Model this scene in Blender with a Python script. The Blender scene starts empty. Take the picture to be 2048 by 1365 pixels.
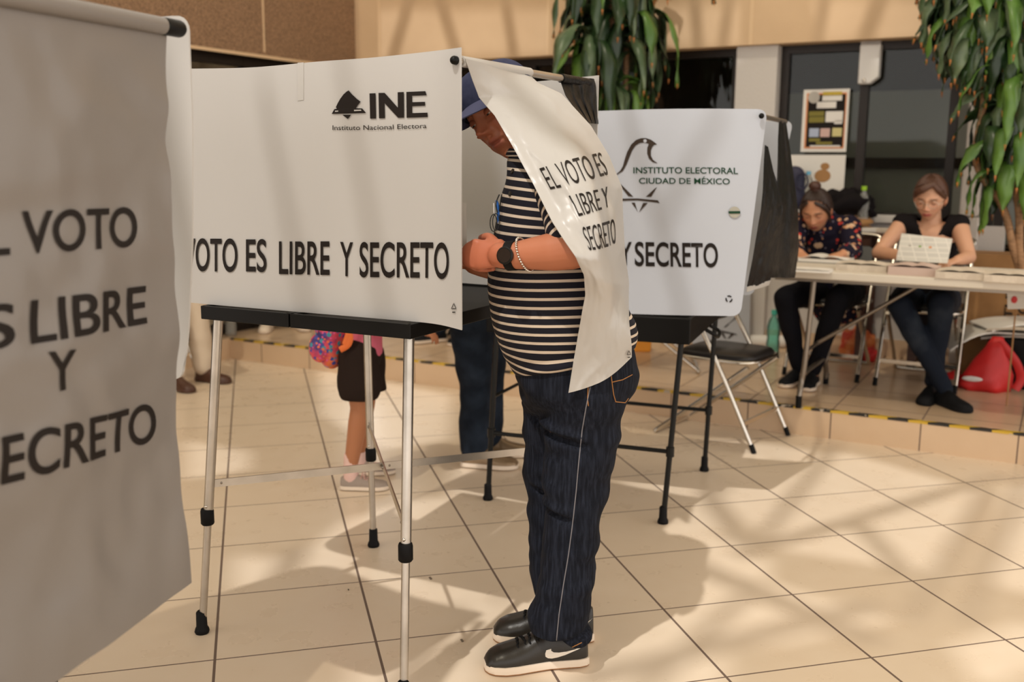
import bpy, bmesh, math, random
import numpy as np
from mathutils import Vector, noise, geometry
from mathutils.bvhtree import BVHTree

random.seed(7)
PI = math.pi
scn = bpy.context.scene
COL = scn.collection

# ------------------------------------------------------------------ camera
CAM_F, CAM_P, CAM_R, CAM_H = 1991.0, 0.176401931, 0.00642420491, 1.32
_rt = np.array([1, 0, 0.]); _fw = np.array([0, math.cos(CAM_P), -math.sin(CAM_P)]); _up = np.cross(_rt, _fw)
_A = _rt*math.cos(CAM_R)+_up*math.sin(CAM_R); _B = -_rt*math.sin(CAM_R)+_up*math.cos(CAM_R)
_C = np.array([0, 0, CAM_H])
cam_d = bpy.data.cameras.new('camera'); cam = bpy.data.objects.new('camera', cam_d); COL.objects.link(cam)
from mathutils import Matrix
cam.matrix_world = Matrix(((_A[0], _B[0], -_fw[0], 0), (_A[1], _B[1], -_fw[1], 0), (_A[2], _B[2], -_fw[2], CAM_H), (0, 0, 0, 1)))
cam_d.sensor_width = 36.0; cam_d.lens = CAM_F/2048*36.0; cam_d.clip_start = .05
cam_d.dof.use_dof = True; cam_d.dof.focus_distance = 2.5; cam_d.dof.aperture_fstop = 2.8
scn.camera = cam
# ------------------------------------------------------------------ sky, sun, exposure
wd = bpy.data.worlds.new('world'); scn.world = wd; wd.use_nodes = True
bgn = wd.node_tree.nodes['Background']; bgn.inputs[0].default_value = (1.0, .945, .89, 1); bgn.inputs[1].default_value = 1.85
SUN_DIR = Vector((.107, .18, -.325)).normalized()       # from the leg-collar shadow on the tiles
sl = bpy.data.lights.new('sun', 'SUN'); sl.energy = 2.15; sl.angle = math.radians(.95); sl.color = (1.0, .97, .92)
so = bpy.data.objects.new('sun', sl); COL.objects.link(so); so.location = (-3, -4, 9)
so.rotation_euler = SUN_DIR.to_track_quat('-Z', 'Y').to_euler()
scn.view_settings.view_transform = 'Standard'; scn.view_settings.look = 'None'
scn.view_settings.gamma = 1; scn.view_settings.use_curve_mapping = False; scn.view_settings.exposure = 0.0

# ------------------------------------------------------------------ measuring: from a photograph pixel to a point of the place
def ray(u, v): return _fw+_A*(u-1024)/CAM_F-_B*(v-682.5)/CAM_F
def fl(u, v, z=0.):                                     # on the level z
    d = ray(u, v); return _C+d*(z-CAM_H)/d[2]
def dep(u, v, Y):                                       # at the distance Y
    d = ray(u, v); return _C+d*Y/d[1]
def vp(u, v, P, Q):                                     # on the upright plane through two plan points
    n = np.array([Q[1]-P[1], -(Q[0]-P[0]), 0]); d = ray(u, v)
    return _C+d*((np.array([P[0], P[1], 0])-_C)@n)/(d@n)
def zat(u, v, Y):
    d = ray(u, v); return CAM_H+d[2]/d[1]*Y
def pr(X):
    X = np.asarray(X, float)-_C; z = X@_fw
    return np.array([1024+CAM_F*(X@_A)/z, 682.5-CAM_F*(X@_B)/z])
def ppm(P): return CAM_F/((np.asarray(P)-_C)@_fw)
def inv(fn, u, v, s0=.5, t0=.5):                        # surface parameters under a pixel
    s, t = s0, t0
    for _ in range(30):
        e = pr(fn(s, t))-np.array([u, v]); h = 1e-3
        J = np.stack([(pr(fn(s+h, t))-pr(fn(s-h, t)))/(2*h), (pr(fn(s, t+h))-pr(fn(s, t-h)))/(2*h)], 1)
        try: d = np.linalg.solve(J, -e)
        except Exception: break
        m = np.abs(d).max()
        if m > .3: d *= .3/m
        s += d[0]; t += d[1]
        if m < 1e-6: break
    return s, t
def nrm(a):
    a = np.asarray(a, float); return a/np.linalg.norm(a)
def V(*a): return np.array(a, float)

# ------------------------------------------------------------------ materials
def nt(m): return m.node_tree.nodes, m.node_tree.links
def mat(name, col, rough=.6, metal=0., var=None, bump=None, transl=0., sss=0., coat=0., spec=None, alpha=None, ior=None, trans=0.):
    m = bpy.data.materials.new(name); m.use_nodes = True
    N, L = nt(m); b = N['Principled BSDF']
    b.inputs['Base Color'].default_value = (*col, 1); b.inputs['Roughness'].default_value = rough; b.inputs['Metallic'].default_value = metal
    if spec is not None: b.inputs['Specular IOR Level'].default_value = spec
    if sss: b.inputs['Subsurface Weight'].default_value = sss; b.inputs['Subsurface Radius'].default_value = (.012, .005, .003); b.inputs['Subsurface Scale'].default_value = 1.
    if coat: b.inputs['Coat Weight'].default_value = coat
    if trans: b.inputs['Transmission Weight'].default_value = trans
    if ior: b.inputs['IOR'].default_value = ior
    if alpha is not None: b.inputs['Alpha'].default_value = alpha
    tc = None
    if var or bump: tc = N.new('ShaderNodeTexCoord')
    if var:                                             # (scale, second colour, low, high[, stretch])
        n = N.new('ShaderNodeTexNoise'); n.inputs['Scale'].default_value = var[0]; n.inputs['Detail'].default_value = 4
        if len(var) > 4:
            mp = N.new('ShaderNodeMapping'); mp.inputs['Scale'].default_value = var[4]; L.new(tc.outputs['Object'], mp.inputs[0]); L.new(mp.outputs[0], n.inputs['Vector'])
        else: L.new(tc.outputs['Object'], n.inputs['Vector'])
        r = N.new('ShaderNodeValToRGB'); r.color_ramp.elements[0].position = var[2]; r.color_ramp.elements[1].position = var[3]
        r.color_ramp.elements[0].color = (*col, 1); r.color_ramp.elements[1].color = (*var[1], 1)
        L.new(n.outputs['Fac'], r.inputs[0]); L.new(r.outputs[0], b.inputs['Base Color'])
    if bump:
        n = N.new('ShaderNodeTexNoise'); n.inputs['Scale'].default_value = bump[0]; n.inputs['Detail'].default_value = 5
        L.new(tc.outputs['Object'], n.inputs['Vector'])
        k = N.new('ShaderNodeBump'); k.inputs['Strength'].default_value = bump[1]; k.inputs['Distance'].default_value = bump[2] if len(bump) > 2 else .002
        L.new(n.outputs['Fac'], k.inputs['Height']); L.new(k.outputs[0], b.inputs['Normal'])
    if transl:
        t = N.new('ShaderNodeBsdfTranslucent'); t.inputs[0].default_value = (*col, 1)
        x = N.new('ShaderNodeMixShader'); x.inputs[0].default_value = transl
        L.new(b.outputs[0], x.inputs[1]); L.new(t.outputs[0], x.inputs[2]); L.new(x.outputs[0], N['Material Output'].inputs[0])
    return m
def attr_mat(name, attr, rough=.6, sss=0., bump=None, spec=.3, sheen=0):
    m = mat(name, (.5, .5, .5), rough, sss=sss, bump=bump, spec=spec); N, L = nt(m)
    a = N.new('ShaderNodeVertexColor'); a.layer_name = attr; L.new(a.outputs[0], N['Principled BSDF'].inputs['Base Color'])
    return m
def mathn(N, L, op, a, b=None, c=None):
    n = N.new('ShaderNodeMath'); n.operation = op
    for i, x in enumerate((a, b, c)):
        if x is None: continue
        if isinstance(x, (int, float)): n.inputs[i].default_value = x
        else: L.new(x, n.inputs[i])
    return n.outputs[0]
def tile_mat(name, ex, ey, ox, oy, gi, gj, base, base2, grout, rough=.28):
    """tiles: i = (p.ex + ox), j = (p.ey + oy); ex, ey are plan vectors per tile; gi, gj joint half widths in tile units"""
    m = mat(name, base, rough); N, L = nt(m); b = N['Principled BSDF']
    tc = N.new('ShaderNodeTexCoord'); sp = N.new('ShaderNodeSeparateXYZ'); L.new(tc.outputs['Object'], sp.inputs[0])
    def lin(e, o):
        return mathn(N, L, 'ADD', mathn(N, L, 'ADD', mathn(N, L, 'MULTIPLY', sp.outputs[0], e[0]), mathn(N, L, 'MULTIPLY', sp.outputs[1], e[1])), o)
    I = lin(ex, ox); J = lin(ey, oy)
    def line(c, g):
        f = mathn(N, L, 'FRACT', mathn(N, L, 'ADD', c, .5)); d = mathn(N, L, 'ABSOLUTE', mathn(N, L, 'SUBTRACT', f, .5))
        return mathn(N, L, 'LESS_THAN', d, g)
    g = mathn(N, L, 'MAXIMUM', line(I, gi), line(J, gj))
    cb = N.new('ShaderNodeCombineXYZ'); L.new(mathn(N, L, 'FLOOR', I), cb.inputs[0]); L.new(mathn(N, L, 'FLOOR', J), cb.inputs[1])
    wn = N.new('ShaderNodeTexWhiteNoise'); wn.noise_dimensions = '2D'; L.new(cb.outputs[0], wn.inputs['Vector'])
    n1 = N.new('ShaderNodeTexNoise'); n1.inputs['Scale'].default_value = 9; n1.inputs['Detail'].default_value = 6; L.new(tc.outputs['Object'], n1.inputs['Vector'])
    mp = N.new('ShaderNodeMapping'); mp.inputs['Scale'].default_value = (18, 90, 18); L.new(tc.outputs['Object'], mp.inputs[0])
    n2 = N.new('ShaderNodeTexNoise'); n2.inputs['Scale'].default_value = 1.; n2.inputs['Detail'].default_value = 3; L.new(mp.outputs[0], n2.inputs['Vector'])
    fac = mathn(N, L, 'ADD', mathn(N, L, 'MULTIPLY', wn.outputs[0], .22), mathn(N, L, 'ADD', mathn(N, L, 'MULTIPLY', n1.outputs[0], .75), mathn(N, L, 'MULTIPLY', n2.outputs[0], .10)))
    r = N.new('ShaderNodeValToRGB'); r.color_ramp.elements[0].position = .10; r.color_ramp.elements[1].position = 1.0
    r.color_ramp.elements[0].color = (*base2, 1); r.color_ramp.elements[1].color = (*base, 1); L.new(fac, r.inputs[0])
    mx = N.new('ShaderNodeMix'); mx.data_type = 'RGBA'; L.new(g, mx.inputs[0]); L.new(r.outputs[0], mx.inputs[6]); mx.inputs[7].default_value = (*grout, 1)
    L.new(mx.outputs[2], b.inputs['Base Color'])
    L.new(mathn(N, L, 'ADD', mathn(N, L, 'MULTIPLY', g, .5), mathn(N, L, 'ADD', rough-.06, mathn(N, L, 'MULTIPLY', n1.outputs[0], .14))), b.inputs['Roughness'])
    bp = N.new('ShaderNodeBump'); bp.inputs['Strength'].default_value = .5; bp.inputs['Distance'].default_value = .0015
    L.new(mathn(N, L, 'SUBTRACT', mathn(N, L, 'MULTIPLY', n2.outputs[0], .03), g), bp.inputs['Height']); L.new(bp.outputs[0], b.inputs['Normal'])
    return m

MT = {}
MT['panel'] = mat('white corrugated plastic', (.51, .485, .455), .38, transl=.12, bump=(6, .15, .004))
MT['panel2'] = mat('cool white corrugated plastic', (.49, .51, .555), .38, transl=.12, bump=(5, .15, .004))
MT['film'] = mat('white plastic film', (.60, .57, .53), .32, transl=.28, bump=(22, .25, .003), coat=.1)
MT['film_shade'] = mat('shade-darkened white plastic film', (.25, .222, .20), .36, transl=.20, bump=(16, .3, .004), coat=.1)  # white film with its colour darkened to stand in for overhead shade
MT['ink'] = mat('black ink', (.018, .014, .012), .45, spec=0.08)
MT['green_ink'] = mat('dark green ink', (.012, .045, .022), .5, spec=0.1)
MT['brown_ink'] = mat('dark brown ink', (.045, .032, .024), .5, spec=0.1)
MT['black_pl'] = mat('black moulded plastic', (.005, .0045, .004), .42, bump=(260, .12, .001), spec=0.14)
MT['rubber'] = mat('black rubber', (.005, .0045, .0045), .6, spec=.15)
MT['alu'] = mat('dull aluminium tube', (.55, .50, .44), .34, 1., var=(14, (.42, .38, .33), .35, .75))
MT['chrome'] = mat('chromed steel', (.62, .57, .50), .18, 1.)
MT['steel_dk'] = mat('worn grey steel tube', (.26, .22, .18), .38, .9)
MT['black_metal'] = mat('black painted steel', (.006, .006, .0055), .35, spec=.25)
MT['vinyl'] = mat('black vinyl', (.016, .014, .014), .33, bump=(300, .15, .001), spec=0.3)
MT['black_film'] = mat('thin black plastic film', (.006, .005, .0045), .42, bump=(14, .9, .012), spec=.16)
MT['stone'] = mat('rough brown granite', (.36, .215, .12), .85, var=(95, (.17, .10, .055), .42, .62), bump=(110, .9, .006))
MT['sand'] = mat('smooth peach stone', (.67, .475, .29), .75, var=(3.0, (.61, .425, .255), .3, .7), bump=(160, .15, .001))
MT['sand_joint'] = mat('pale joint mortar', (.72, .52, .32), .8)
MT['whitewall'] = mat('rough white painted plaster', (.60, .565, .53), .85, bump=(60, .5, .004))
MT['block'] = mat('white painted block', (.60, .55, .50), .85, var=(9, (.44, .36, .29), .58, .8), bump=(40, .6, .005))
MT['frame'] = mat('dark bronze window frame', (.018, .012, .009), .45, .3)
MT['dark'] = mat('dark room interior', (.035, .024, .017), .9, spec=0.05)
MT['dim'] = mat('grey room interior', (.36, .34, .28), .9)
MT['paper'] = mat('white paper', (.78, .75, .70), .7)
MT['paper_w'] = mat('cream paper', (.66, .58, .48), .75, var=(40, (.58, .50, .41), .4, .6))
MT['paper_p'] = mat('pinkish paper', (.58, .44, .38), .75)
MT['paper_g'] = mat('grey paper', (.50, .47, .42), .75)
MT['card'] = mat('brown cardboard', (.42, .22, .085), .8, var=(7, (.33, .165, .06), .4, .7))
MT['denim'] = mat('dark indigo denim', (.0055, .0066, .0108), .82, var=(150, (.017, .020, .031), .40, .72, (1, 1, .10)), bump=(520, .35, .0015), spec=0.12)
MT['denim_m'] = mat('mid blue denim', (.008, .012, .020), .82, var=(10, (.022, .032, .05), .4, .7), bump=(420, .3, .0015), spec=0.12)
MT['denim_b'] = mat('blue faded denim', (.010, .014, .024), .8, var=(5, (.045, .055, .07), .52, .78), spec=0.12)
MT['seam_w'] = mat('pale seam thread', (.16, .15, .16), .8)
MT['seam_o'] = mat('orange seam thread', (.36, .15, .04), .8)
MT['navy'] = mat('navy cotton twill', (.030, .034, .068), .85, var=(60, (.042, .046, .085), .35, .7), bump=(700, .3, .001), spec=0.12)
MT['navy_l'] = mat('faded navy cotton twill', (.075, .078, .135), .85, bump=(700, .3, .001), spec=0.12)
MT['leather'] = mat('black leather', (.021, .017, .013), .34, bump=(240, .2, .001), spec=0.4)
MT['rub_white'] = mat('off white rubber sole', (.74, .62, .50), .55)
MT['swoosh'] = mat('white leather', (.80, .72, .62), .5)
MT['gum'] = mat('gum rubber outsole', (.30, .13, .04), .6)
MT['hair_dk'] = mat('dark brown hair', (.030, .014, .009), .42, bump=(140, .8, .004))
MT['hair_bun'] = mat('reddish brown hair', (.06, .020, .012), .40, bump=(140, .8, .004))
MT['hair_br'] = mat('light brown hair', (.085, .034, .018), .42, bump=(140, .8, .004))
MT['hair_gr'] = mat('grey hair', (.16, .14, .13), .6, bump=(140, .8, .004))
MT['eye'] = mat('eye white', (.62, .56, .50), .2)
MT['iris'] = mat('dark iris', (.02, .012, .008), .12)
MT['skin'] = attr_mat('skin', 'paint', .48, sss=.08, bump=(70, .12, .0015), spec=.4)
MT['glass'] = None
def glass_mat():
    m = bpy.data.materials.new('window glass'); m.use_nodes = True; N, L = nt(m); N.remove(N['Principled BSDF'])
    t = N.new('ShaderNodeBsdfTransparent'); t.inputs[0].default_value = (.80, .82, .80, 1); g = N.new('ShaderNodeBsdfGlossy'); g.inputs['Roughness'].default_value = .03
    f = N.new('ShaderNodeFresnel'); f.inputs['IOR'].default_value = 1.35; x = N.new('ShaderNodeMixShader')
    L.new(f.outputs[0], x.inputs[0]); L.new(t.outputs[0], x.inputs[1]); L.new(g.outputs[0], x.inputs[2]); L.new(x.outputs[0], N['Material Output'].inputs[0])
    return m
MT['glass'] = glass_mat()
def pet_mat(name, col):
    m = bpy.data.materials.new(name); m.use_nodes = True; N, L = nt(m); N.remove(N['Principled BSDF'])
    t = N.new('ShaderNodeBsdfTransparent'); t.inputs[0].default_value = (*col, 1); g = N.new('ShaderNodeBsdfGlossy'); g.inputs['Roughness'].default_value = .08
    d = N.new('ShaderNodeBsdfDiffuse'); d.inputs[0].default_value = (*col, 1)
    f = N.new('ShaderNodeFresnel'); f.inputs['IOR'].default_value = 1.45; x = N.new('ShaderNodeMixShader'); y = N.new('ShaderNodeMixShader'); y.inputs[0].default_value = .22
    L.new(t.outputs[0], y.inputs[1]); L.new(d.outputs[0], y.inputs[2])
    L.new(f.outputs[0], x.inputs[0]); L.new(y.outputs[0], x.inputs[1]); L.new(g.outputs[0], x.inputs[2]); L.new(x.outputs[0], N['Material Output'].inputs[0])
    return m
MT['pet'] = pet_mat('clear bottle plastic', (.86, .86, .82)); MT['pet_teal'] = pet_mat('teal bottle plastic', (.42, .80, .70))

# ------------------------------------------------------------------ mesh building
ORG = {}                                                # object name -> base point of its top-level thing
class MB:
    def __init__(s): s.v = []; s.f = []; s.m = []
    def add(s, vs, fs, mi=0):
        o = len(s.v); s.v += [tuple(map(float, p)) for p in vs]; s.f += [tuple(i+o for i in f) for f in fs]; s.m += [mi]*len(fs); return s
    def box(s, c, size, ax=None, mi=0):
        ax = np.eye(3) if ax is None else np.asarray(ax); c = np.asarray(c, float); h = np.asarray(size)/2.
        vs = [c+ax[0]*h[0]*a+ax[1]*h[1]*b+ax[2]*h[2]*d for a in (-1, 1) for b in (-1, 1) for d in (-1, 1)]
        return s.add(vs, [(0, 1, 3, 2), (4, 6, 7, 5), (0, 4, 5, 1), (2, 3, 7, 6), (0, 2, 6, 4), (1, 5, 7, 3)], mi)
    def beam(s, p, q, w, h, up=(0, 0, 1), mi=0):        # w across, h along up
        p = np.asarray(p, float); q = np.asarray(q, float); d = nrm(q-p); a = nrm(np.cross(d, up)); b = np.cross(a, d)
        return s.box((p+q)/2, (np.linalg.norm(q-p), w, h), (d, a, b), mi)
    def tube(s, pts, r, n=12, sx=1., sy=1., mi=0, rnd=False, ref=None):
        pts = [np.asarray(p, float) for p in pts]; k = len(pts)
        rs = list(r) if hasattr(r, '__len__') else [r]*k
        if rnd:                                         # round ends
            d0 = nrm(pts[1]-pts[0]); d1 = nrm(pts[-1]-pts[-2]); a0 = []; a1 = []
            for a in (80, 60, 40, 20):
                c, si = math.cos(math.radians(a)), math.sin(math.radians(a))
                a0.append((pts[0]-d0*rs[0]*si, rs[0]*c)); a1.append((pts[-1]+d1*rs[-1]*si, rs[-1]*c))
            pts = [x[0] for x in a0]+pts+[x[0] for x in a1[::-1]]; rs = [x[1] for x in a0]+rs+[x[1] for x in a1[::-1]]; k = len(pts)
        T = [nrm(pts[min(i+1, k-1)]-pts[max(i-1, 0)]) for i in range(k)]
        a = np.asarray(ref, float) if ref is not None else (V(0, 0, 1) if abs(T[0][2]) < .9 else V(1, 0, 0))
        a = nrm(a-T[0]*(a@T[0])); vs = []
        for i in range(k):
            a = nrm(a-T[i]*(a@T[i])); b = np.cross(T[i], a)
            for j in range(n):
                t = 2*PI*j/n; vs.append(pts[i]+(a*math.cos(t)*sx+b*math.sin(t)*sy)*rs[i])
        fs = [(i*n+j, i*n+(j+1) % n, (i+1)*n+(j+1) % n, (i+1)*n+j) for i in range(k-1) for j in range(n)]
        fs += [tuple(range(n))[::-1], tuple((k-1)*n+j for j in range(n))]
        return s.add(vs, fs, mi)
    def limb(s, pts, r, n=16, sx=1., sy=1., ref=None, sub=5):   # smooth tapered round-ended limb
        P = spline([np.asarray(p, float) for p in pts], sub); R = np.interp(np.linspace(0, len(pts)-1, len(P)), range(len(pts)), r)
        return s.tube(P, R, n, sx, sy, rnd=True, ref=ref)
    def ell(s, c, r, ax=None, nu=20, nv=14, mi=0):
        ax = np.eye(3) if ax is None else np.asarray(ax); c = np.asarray(c, float); vs = [c-ax[2]*r[2]]
        for i in range(1, nv):
            p = -PI/2+PI*i/nv
            for j in range(nu):
                t = 2*PI*j/nu; vs.append(c+ax[0]*r[0]*math.cos(p)*math.cos(t)+ax[1]*r[1]*math.cos(p)*math.sin(t)+ax[2]*r[2]*math.sin(p))
        vs.append(c+ax[2]*r[2]); fs = [(0, 1+(j+1) % nu, 1+j) for j in range(nu)]
        for i in range(nv-2): fs += [(1+i*nu+j, 1+i*nu+(j+1) % nu, 1+(i+1)*nu+(j+1) % nu, 1+(i+1)*nu+j) for j in range(nu)]
        o = 1+(nv-2)*nu; fs += [(o+j, o+(j+1) % nu, len(vs)-1) for j in range(nu)]
        return s.add(vs, fs, mi)
    def rings(s, R, mi=0, cap=True):                    # list of rings (n points each)
        n = len(R[0]); vs = [p for r in R for p in r]
        fs = [(i*n+j, i*n+(j+1) % n, (i+1)*n+(j+1) % n, (i+1)*n+j) for i in range(len(R)-1) for j in range(n)]
        if cap: fs += [tuple(range(n))[::-1], tuple((len(R)-1)*n+j for j in range(n))]
        return s.add(vs, fs, mi)
    def lathe(s, c, prof, axis=(0, 0, 1), n=20, mi=0):  # prof: (radius, height)
        ax = nrm(axis); a = nrm(np.cross(ax, V(1, 0, 0) if abs(ax[0]) < .8 else V(0, 1, 0))); b = np.cross(ax, a); c = np.asarray(c, float)
        return s.rings([[c+ax*h+(a*math.cos(2*PI*j/n)+b*math.sin(2*PI*j/n))*r for j in range(n)] for r, h in prof], mi)
    def sheet(s, fn, us, vs_, th=.002, mi=0, closed=True):
        P = np.array([[fn(u, v) for v in vs_] for u in us]); nu, nv = len(us), len(vs_)
        du = np.gradient(P, axis=0); dv = np.gradient(P, axis=1); Nn = np.cross(du, dv); Nn /= np.linalg.norm(Nn, axis=2, keepdims=True)+1e-12
        A = (P+Nn*th/2).reshape(-1, 3); B = (P-Nn*th/2).reshape(-1, 3); o = nu*nv; id_ = lambda i, j: i*nv+j; fs = []
        for i in range(nu-1):
            for j in range(nv-1):
                q = (id_(i, j), id_(i+1, j), id_(i+1, j+1), id_(i, j+1)); fs.append(q); fs.append(tuple(o+k for k in q[::-1]))
        rim = [id_(i, 0) for i in range(nu)]+[id_(nu-1, j) for j in range(1, nv)]+[id_(i, nv-1) for i in range(nu-2, -1, -1)]+[id_(0, j) for j in range(nv-2, 0, -1)]
        for a, b in zip(rim, rim[1:]+rim[:1]): fs.append((b, a, o+a, o+b))
        return s.add(list(A)+list(B), fs, mi)
    def prism(s, poly, d, mi=0):                        # planar 3D outline pushed by the vector d
        n = len(poly); d = np.asarray(d, float); vs = [np.asarray(p, float) for p in poly]; vs += [p+d for p in vs]
        return s.add(vs, [tuple(range(n))[::-1], tuple(range(n, 2*n))]+[(i, (i+1) % n, n+(i+1) % n, n+i) for i in range(n)], mi)
    def mesh(s, name, org=(0, 0, 0)):
        me = bpy.data.meshes.new(name); o = np.asarray(org, float)
        me.from_pydata([tuple(np.asarray(p)-o) for p in s.v], [], s.f); me.update()
        bm = bmesh.new(); bm.from_mesh(me); bmesh.ops.recalc_face_normals(bm, faces=bm.faces); bm.to_mesh(me); bm.free()
        return me
    def build(s, name, m, parent=None, smooth=True, bevel=0., org=None, auto=40, subs=0):
        o0 = np.asarray(ORG[parent.name] if parent is not None else (org if org is not None else base_of(s.v)), float)
        me = s.mesh(name, o0)
        for i, x in enumerate(m if isinstance(m, (list, tuple)) else [m]): me.materials.append(x)
        if isinstance(m, (list, tuple)): me.polygons.foreach_set('material_index', s.m)
        return link(name, me, o0, parent, smooth, bevel, auto, subs)
def base_of(vs):
    a = np.array(vs); return V((a[:, 0].min()+a[:, 0].max())/2, (a[:, 1].min()+a[:, 1].max())/2, a[:, 2].min())
def link(name, me, o0, parent=None, smooth=True, bevel=0., auto=40, subs=0):
    o = bpy.data.objects.new(name, me); COL.objects.link(o)
    if parent is not None: o.parent = parent
    else: o.location = o0
    ORG[o.name] = np.asarray(o0, float)
    if smooth:
        me.polygons.foreach_set('use_smooth', [True]*len(me.polygons))
        if auto and auto < 180: me.set_sharp_from_angle(angle=math.radians(auto))
    if bevel:
        b = o.modifiers.new('bevel', 'BEVEL'); b.width = bevel; b.segments = 2; b.limit_method = 'ANGLE'; b.angle_limit = math.radians(40)
    if subs:
        q = o.modifiers.new('subdivision', 'SUBSURF'); q.levels = subs; q.render_levels = subs
    return o
def tag(o, label, cat, group=None):
    o['label'] = label; o['category'] = cat
    if group: o['group'] = group
    return o
def struct(o): o['kind'] = 'structure'; return o
def thing(name, loc, label, cat, group=None):
    o = bpy.data.objects.new(name, None); COL.objects.link(o); o.location = tuple(map(float, loc)); o.empty_display_size = .05
    ORG[o.name] = np.asarray(loc, float); return tag(o, label, cat, group)
def copy_tree(o, parent=None):
    c = o.copy(); COL.objects.link(c)
    if parent is not None: c.parent = parent
    ORG[c.name] = ORG.get(o.name, V(0, 0, 0))
    for ch in list(o.children): copy_tree(ch, c)
    return c
def spline(P, sub=6):
    P = [np.asarray(p, float) for p in P]; out = []
    for i in range(len(P)-1):
        p0 = P[max(i-1, 0)]; p1 = P[i]; p2 = P[i+1]; p3 = P[min(i+2, len(P)-1)]
        for k in range(sub):
            t = k/sub; out.append(.5*((2*p1)+(-p0+p2)*t+(2*p0-5*p1+4*p2-p3)*t*t+(-p0+3*p1-3*p2+p3)*t**3))
    out.append(P[-1]); return out
def fuse(mb, voxel, smooth=4, name='fused', fac=.5):
    """one continuous surface out of overlapping closed shapes"""
    me = mb.mesh(name); o = bpy.data.objects.new('tmp', me); COL.objects.link(o)
    r = o.modifiers.new('r', 'REMESH'); r.mode = 'VOXEL'; r.voxel_size = voxel; r.adaptivity = 0
    if smooth: q = o.modifiers.new('s', 'SMOOTH'); q.factor = fac; q.iterations = smooth
    dg = bpy.context.evaluated_depsgraph_get(); me2 = bpy.data.meshes.new_from_object(o.evaluated_get(dg), depsgraph=dg)
    bpy.data.objects.remove(o); bpy.data.meshes.remove(me); me2.name = name
    return me2
def verts(me):
    a = np.empty(len(me.vertices)*3); me.vertices.foreach_get('co', a); return a.reshape(-1, 3)
def setv(me, a): me.vertices.foreach_set('co', np.asarray(a).ravel()); me.update()
def normals(me):
    a = np.empty(len(me.vertices)*3); me.vertex_normals.foreach_get('vector', a); return a.reshape(-1, 3)
def wrinkle(me, amp, sc, off=0., fn=None):
    P = verts(me); Nn = normals(me); sc = np.asarray(sc, float)
    d = np.array([noise.noise(Vector(tuple(p*sc+off))) for p in P])
    if fn is not None: d = d*fn(P)
    setv(me, P+Nn*(d*amp)[:, None])
def paint(me, name, cols):
    ca = me.color_attributes.new(name, 'FLOAT_COLOR', 'POINT'); c = np.ones((len(me.vertices), 4)); c[:, :3] = cols; ca.data.foreach_set('color', c.ravel())
def part(name, me, m, parent, **k):                     # finished mesh in world coordinates -> child of parent
    o0 = ORG[parent.name]; setv(me, verts(me)-o0)
    me.materials.clear(); me.materials.append(m); return link(name, me, o0, parent, auto=0, **k)
def ppath(px, Y): return [dep(u, v, Y) for u, v in px]

# ------------------------------------------------------------------ lettering laid on a surface
def _text(txt, bold=0., font_shear=0.):
    c = bpy.data.curves.new('t', 'FONT'); c.body = txt; c.size = 1.; c.offset = bold; c.resolution_u = 6
    o = bpy.data.objects.new('t', c); COL.objects.link(o); dg = bpy.context.evaluated_depsgraph_get()
    me = bpy.data.meshes.new_from_object(o.evaluated_get(dg)); bpy.data.objects.remove(o); bpy.data.curves.remove(c); return me
CAPH = None
def text_shape(txt, bold):
    global CAPH
    if CAPH is None: h = _text('H'); CAPH = verts(h)[:, 1].max()
    me = _text(txt, bold); P = verts(me); x0, x1 = P[:, 0].min(), P[:, 0].max()
    P[:, 0] = (P[:, 0]-x0)/(x1-x0); P[:, 1] = P[:, 1]/CAPH; setv(me, P); return me
def lay(me, corners, fn, off, cutx=10, cuty=4):
    """unit shape -> quad of (s,t) corners [TL,TR,BR,BL] -> surface"""
    bm = bmesh.new(); bm.from_mesh(me)
    for k in range(1, cutx): bmesh.ops.bisect_plane(bm, geom=bm.verts[:]+bm.edges[:]+bm.faces[:], plane_co=(k/cutx, 0, 0), plane_no=(1, 0, 0))
    for k in range(0, cuty+1): bmesh.ops.bisect_plane(bm, geom=bm.verts[:]+bm.edges[:]+bm.faces[:], plane_co=(0, k/cuty, 0), plane_no=(0, 1, 0))
    TL, TR, BR, BL = [np.array(c) for c in corners]; h = 2e-3
    for w in bm.verts:
        x, y = w.co.x, w.co.y; s, t = (BL*(1-x)+BR*x)*(1-y)+(TL*(1-x)+TR*x)*y; p = fn(s, t)
        n = np.cross(fn(s+h, t)-fn(s-h, t), fn(s, t+h)-fn(s, t-h)); n = nrm(n)
        if n@(_C-p) < 0: n = -n
        w.co = Vector(tuple(p+n*off))
    out = bpy.data.meshes.new('lettering'); bm.to_mesh(out); bm.free(); return out
def put_text(txt, px, fn, parent, m, bold=.02, off=.0042, s0=.5, t0=.5, name='lettering', cuts=None):
    cs = [inv(fn, u, v, s0, t0) for u, v in px]; me = lay(text_shape(txt, bold), cs, fn, off, cutx=cuts or max(3, len(txt)*2))
    return part(name, me, m, parent)
def put_poly(polys, conv, fn, parent, m, name='emblem', off=.0042, s0=.5, t0=.5):
    """flat printed shapes given by outlines in pixels"""
    mb = MB()
    for poly in polys:
        pts = [np.array(conv(*p)) for p in poly]; dense = []
        for a, b in zip(pts, pts[1:]+pts[:1]):
            for k in range(2): dense.append(a+(b-a)*k/2)
        W = []
        for q in dense:
            s, t = inv(fn, q[0], q[1], s0, t0); h = 2e-3; p = fn(s, t)
            n = nrm(np.cross(fn(s+h, t)-fn(s-h, t), fn(s, t+h)-fn(s, t-h)))
            if n@(_C-p) < 0: n = -n
            W.append(p+n*off)
        tri = geometry.tessellate_polygon([[Vector((q[0], q[1], 0)) for q in dense]])
        mb.add(W, [tuple(t) for t in tri])
    return mb.build(name, m, parent, smooth=False)
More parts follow.
